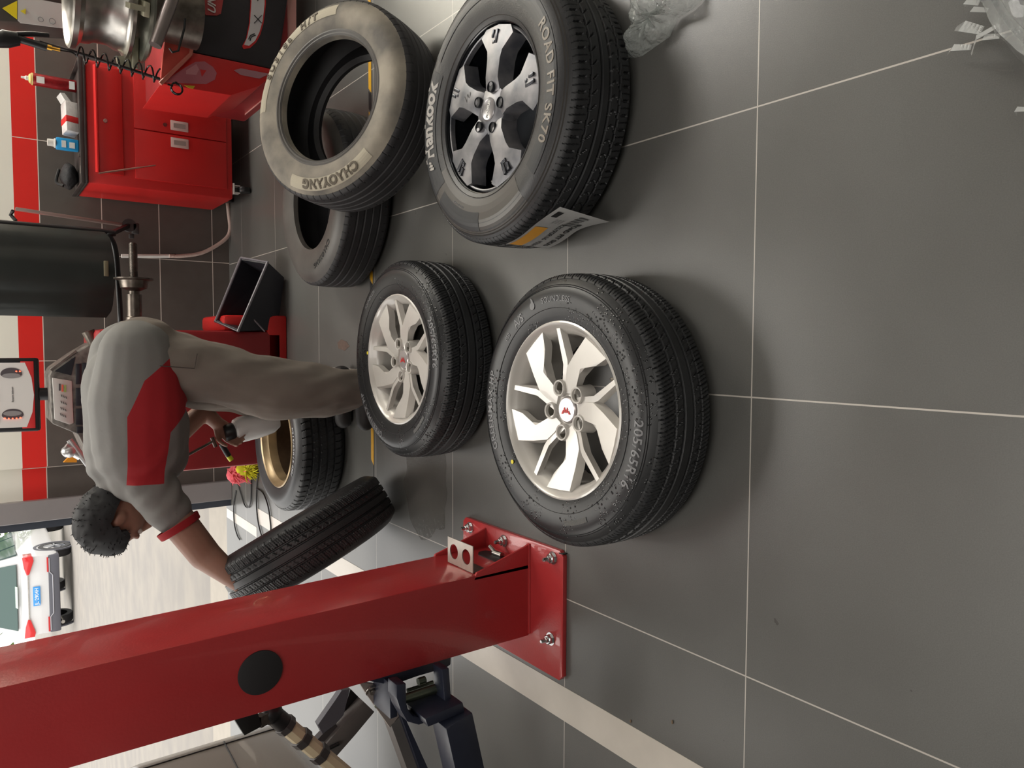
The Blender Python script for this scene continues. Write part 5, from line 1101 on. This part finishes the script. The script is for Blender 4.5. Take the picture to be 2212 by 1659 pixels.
# ================================================================ OUTSIDE: white SUV, trees
car = thing('white_suv', 'white sport utility car seen from behind, parked on the pavement outside', 'car', (-5.9, 22.2, -.52))
gz = lambda y: -.03*(y-5)-.02
cw = M('white_car_paint', S(212, 212, 212), .25, coat=.8); cgl = M('green_tinted_glass', S(70, 92, 88), .08); cdk = M('dark_bumper_plastic', S(84, 84, 92), .5)
xl, xr, yb = -6.72, -4.87, 19.9; zg = gz(yb)
prof = [(.0, .42), (.02, .95), (.10, 1.05), (.9, 1.10), (3.4, 1.02), (4.45, .90), (4.6, .70), (4.6, .32), (.10, .30)]
b = B(); b.prism(prof, (xl, yb, zg), (0, 1, 0), (0, 0, 1), (1, 0, 0), xr-xl, .06); bod = b.build('body', cw, car)
b = B(); b.hexa([(xl+.04, yb+.10, zg+1.02), (xr-.04, yb+.10, zg+1.02), (xr-.04, yb+3.5, zg+1.02), (xl+.04, yb+3.5, zg+1.02), (xl+.22, yb+.55, zg+1.66), (xr-.22, yb+.55, zg+1.66), (xr-.22, yb+2.4, zg+1.66), (xl+.22, yb+2.4, zg+1.66)], .05); cabn = b.build('cabin', cw, car)
def qd(b, pts, t=.02):
    n_ = (Vector(pts[1])-Vector(pts[0])).cross(Vector(pts[2])-Vector(pts[1])).normalized(); b.hexa([Vector(p) for p in pts]+[Vector(p)+n_*t for p in pts], .0)
b = B(); qd(b, [(xl+.16, yb+.12, zg+1.10), (xr-.16, yb+.12, zg+1.10), (xr-.28, yb+.47, zg+1.60), (xl+.28, yb+.47, zg+1.60)], .03); rwn = b.build('rear_window', cgl, car, smooth=False)
b = B(); b.prism([(-.25, 0), (.25, 0), (.27, .05), (-.22, .05)], ((xl+xr)/2, yb+.085, zg+1.10), (1, 0, 0), (0, .5, .87), (0, -1, 0), .02); b.build('rear_wiper_cover', M('pale_green', S(200, 222, 206), .4), rwn)
b = B()
for y0, y1 in ((.5, 1.35), (1.45, 2.35), (2.42, 3.1)): qd(b, [(xr-.045, yb+y0, zg+1.08), (xr-.045, yb+y1, zg+1.08), (xr-.205, yb+min(y1, 2.5), zg+1.58), (xr-.205, yb+max(y0+.05, .7), zg+1.58)], .03)
b.build('side_windows', cgl, car, smooth=False)
b = B(); b.box((xl+.02, yb-.03, zg+.28), (xr-.02, yb+.3, zg+.50), .03); bum = b.build('rear_bumper', cdk, car)
for s0 in (xl+.06, xr-.40): b = B(); b.box((s0, yb-.045, zg+.50), (s0+.34, yb-.02, zg+.53)); b.build('reflector', redm, bum, smooth=False)
b = B(); b.tube([(xl+.08, yb-.04, zg+.48), (xl+.4, yb-.04, zg+.48), (xl+.48, yb-.04, zg+.42), (xr-.48, yb-.04, zg+.42), (xr-.4, yb-.04, zg+.48), (xr-.08, yb-.04, zg+.48)], .012, 6); b.build('bumper_trim', M('satin_trim', S(170, 170, 176), .3, .7), bum)
tl = M('tail_lamp_red', S(214, 40, 44), .2, coat=.6)
for s_ in (0, 1):
    xo = xl if s_ else xr; sg = 1 if s_ else -1
    b = B(); b.prism([(0, 0), (sg*.10, -.02), (sg*.40, .07), (sg*.42, .12), (sg*.25, .17), (0, .20)], (xo-sg*.005, yb-.01, zg+.80), (1, 0, 0), (0, 0, 1), (0, -1, 0), .03, .004); b.build('tail_lamp', tl, car)
    b = B(); b.box((min(xo, xo+sg*.05), yb-.03, zg+.81), (max(xo-sg*.01, xo+sg*.04), yb+.30, zg+.98), .01); b.build('tail_lamp_side', tl, car)
b = B(); b.box((xl+.4, yb-.02, zg+.885), (xr-.4, yb+.01, zg+.905)); b.build('chrome_strip', steel, car, smooth=False)
b = B(); b.box((-6.015, yb-.035, zg+.67), (-5.575, yb-.012, zg+.81), .004); pl_ = b.build('number_plate', M('plate_blue', S(60, 150, 225), .4), car)
flat_text('plate_lettering', 'JL·2904H', .105, M('plate_white', S(230, 236, 240), .4), pl_, (-5.795, yb-.037, zg+.738), (1, 0, 0), (0, 0, 1), .001)
for xx, yy in ((xr, .75), (xl, .75), (xr, 3.65), (xl, 3.65)):
    sg = 1 if xx == xr else -1; z0 = gz(yb+yy)+.34
    b = B(); b.lathe([(.23, -.11), (.33, -.11), (.345, -.08), (.345, .08), (.33, .11), (.23, .11)], (xx-sg*.10, yb+yy, z0), (1, 0, 0), 40, close=True); b.build('car_tyre', rubber_old, car)
    b = B(); b.lathe([(.232, .09), (.22, .07), (.06, .08), (.002, .085)], (xx-sg*.10, yb+yy, z0), (sg, 0, 0), 30)
    for i in range(5): a = i*2*PI/5; b.beam((xx+sg*.0, yb+yy, z0), (xx+sg*.0, yb+yy+.21*math.cos(a), z0+.21*math.sin(a)), .04, .03)
    b.build('alloy_rim', M('alloy', S(170, 172, 176), .3, .7), car)
    b = B(); b.lathe([(.37, .0), (.43, .0), (.43, .03), (.37, .03)], (xx-sg*.02, yb+yy, z0), (sg, 0, 0), 40, close=True); b.build('wheel_arch', cdk, car)
b = B(); b.cyl((-6.5, yb-.02, zg+.24), (-6.5, yb+.3, zg+.26), .04); b.build('exhaust_pipe', steel, car)
b = B(); b.box((xr-.02, yb+3.0, zg+1.05), (xr+.18, yb+3.12, zg+1.18), .03); b.build('door_mirror', cw, car)
leaf = M('bright_green_leaves', S(150, 176, 110), .7, nscale=3, col2=S(84, 118, 66)); bark = M('bark', S(96, 84, 70), .9)
def tree(x, y, h_, r_, seed, lab_):
    t = thing('roadside_tree', lab_, 'tree', (x, y, gz(y)-.3)); random.seed(seed); z0 = gz(y)-.3
    b = B(); b.tube([(x, y, z0), (x+.1, y, z0+h_*.4), (x, y+.1, z0+h_*.6)], .12, 8, [.16, .12, .08]); b.build('trunk', bark, t)
    b = B()
    for i in range(1600):
        d = Vector((random.gauss(0, 1), random.gauss(0, 1), random.gauss(0, 1))).normalized()*random.random()**.4; p = Vector((x+d.x*r_, y+d.y*r_, z0+h_*.55+d.z*h_*.48)); s_ = random.uniform(.08, .17)
        a = Vector((random.uniform(-1, 1), random.uniform(-1, 1), random.uniform(-1, 1))).normalized()*s_; c_ = a.cross(Vector((random.random(), random.random(), random.random()))).normalized()*s_*.5
        b.bm.faces.new([b.bm.verts.new(p-a), b.bm.verts.new(p+c_), b.bm.verts.new(p+a), b.bm.verts.new(p-c_)])
    o = b.build('foliage', leaf, t, smooth=False); o['kind'] = 'stuff'
for a in ((-12.5, 31, 4.4, 2.0, 1, 'light green tree outside beyond the left side of the white car'), (-8.2, 31, 4.8, 2.0, 2, 'light green tree outside behind the white car rear window'), (-3.9, 31, 4.4, 2.0, 3, 'light green tree outside beyond the right side of the white car'), (-16.8, 31, 4.6, 2.0, 5, 'light green tree outside farthest to the left of the row')): tree(*a)
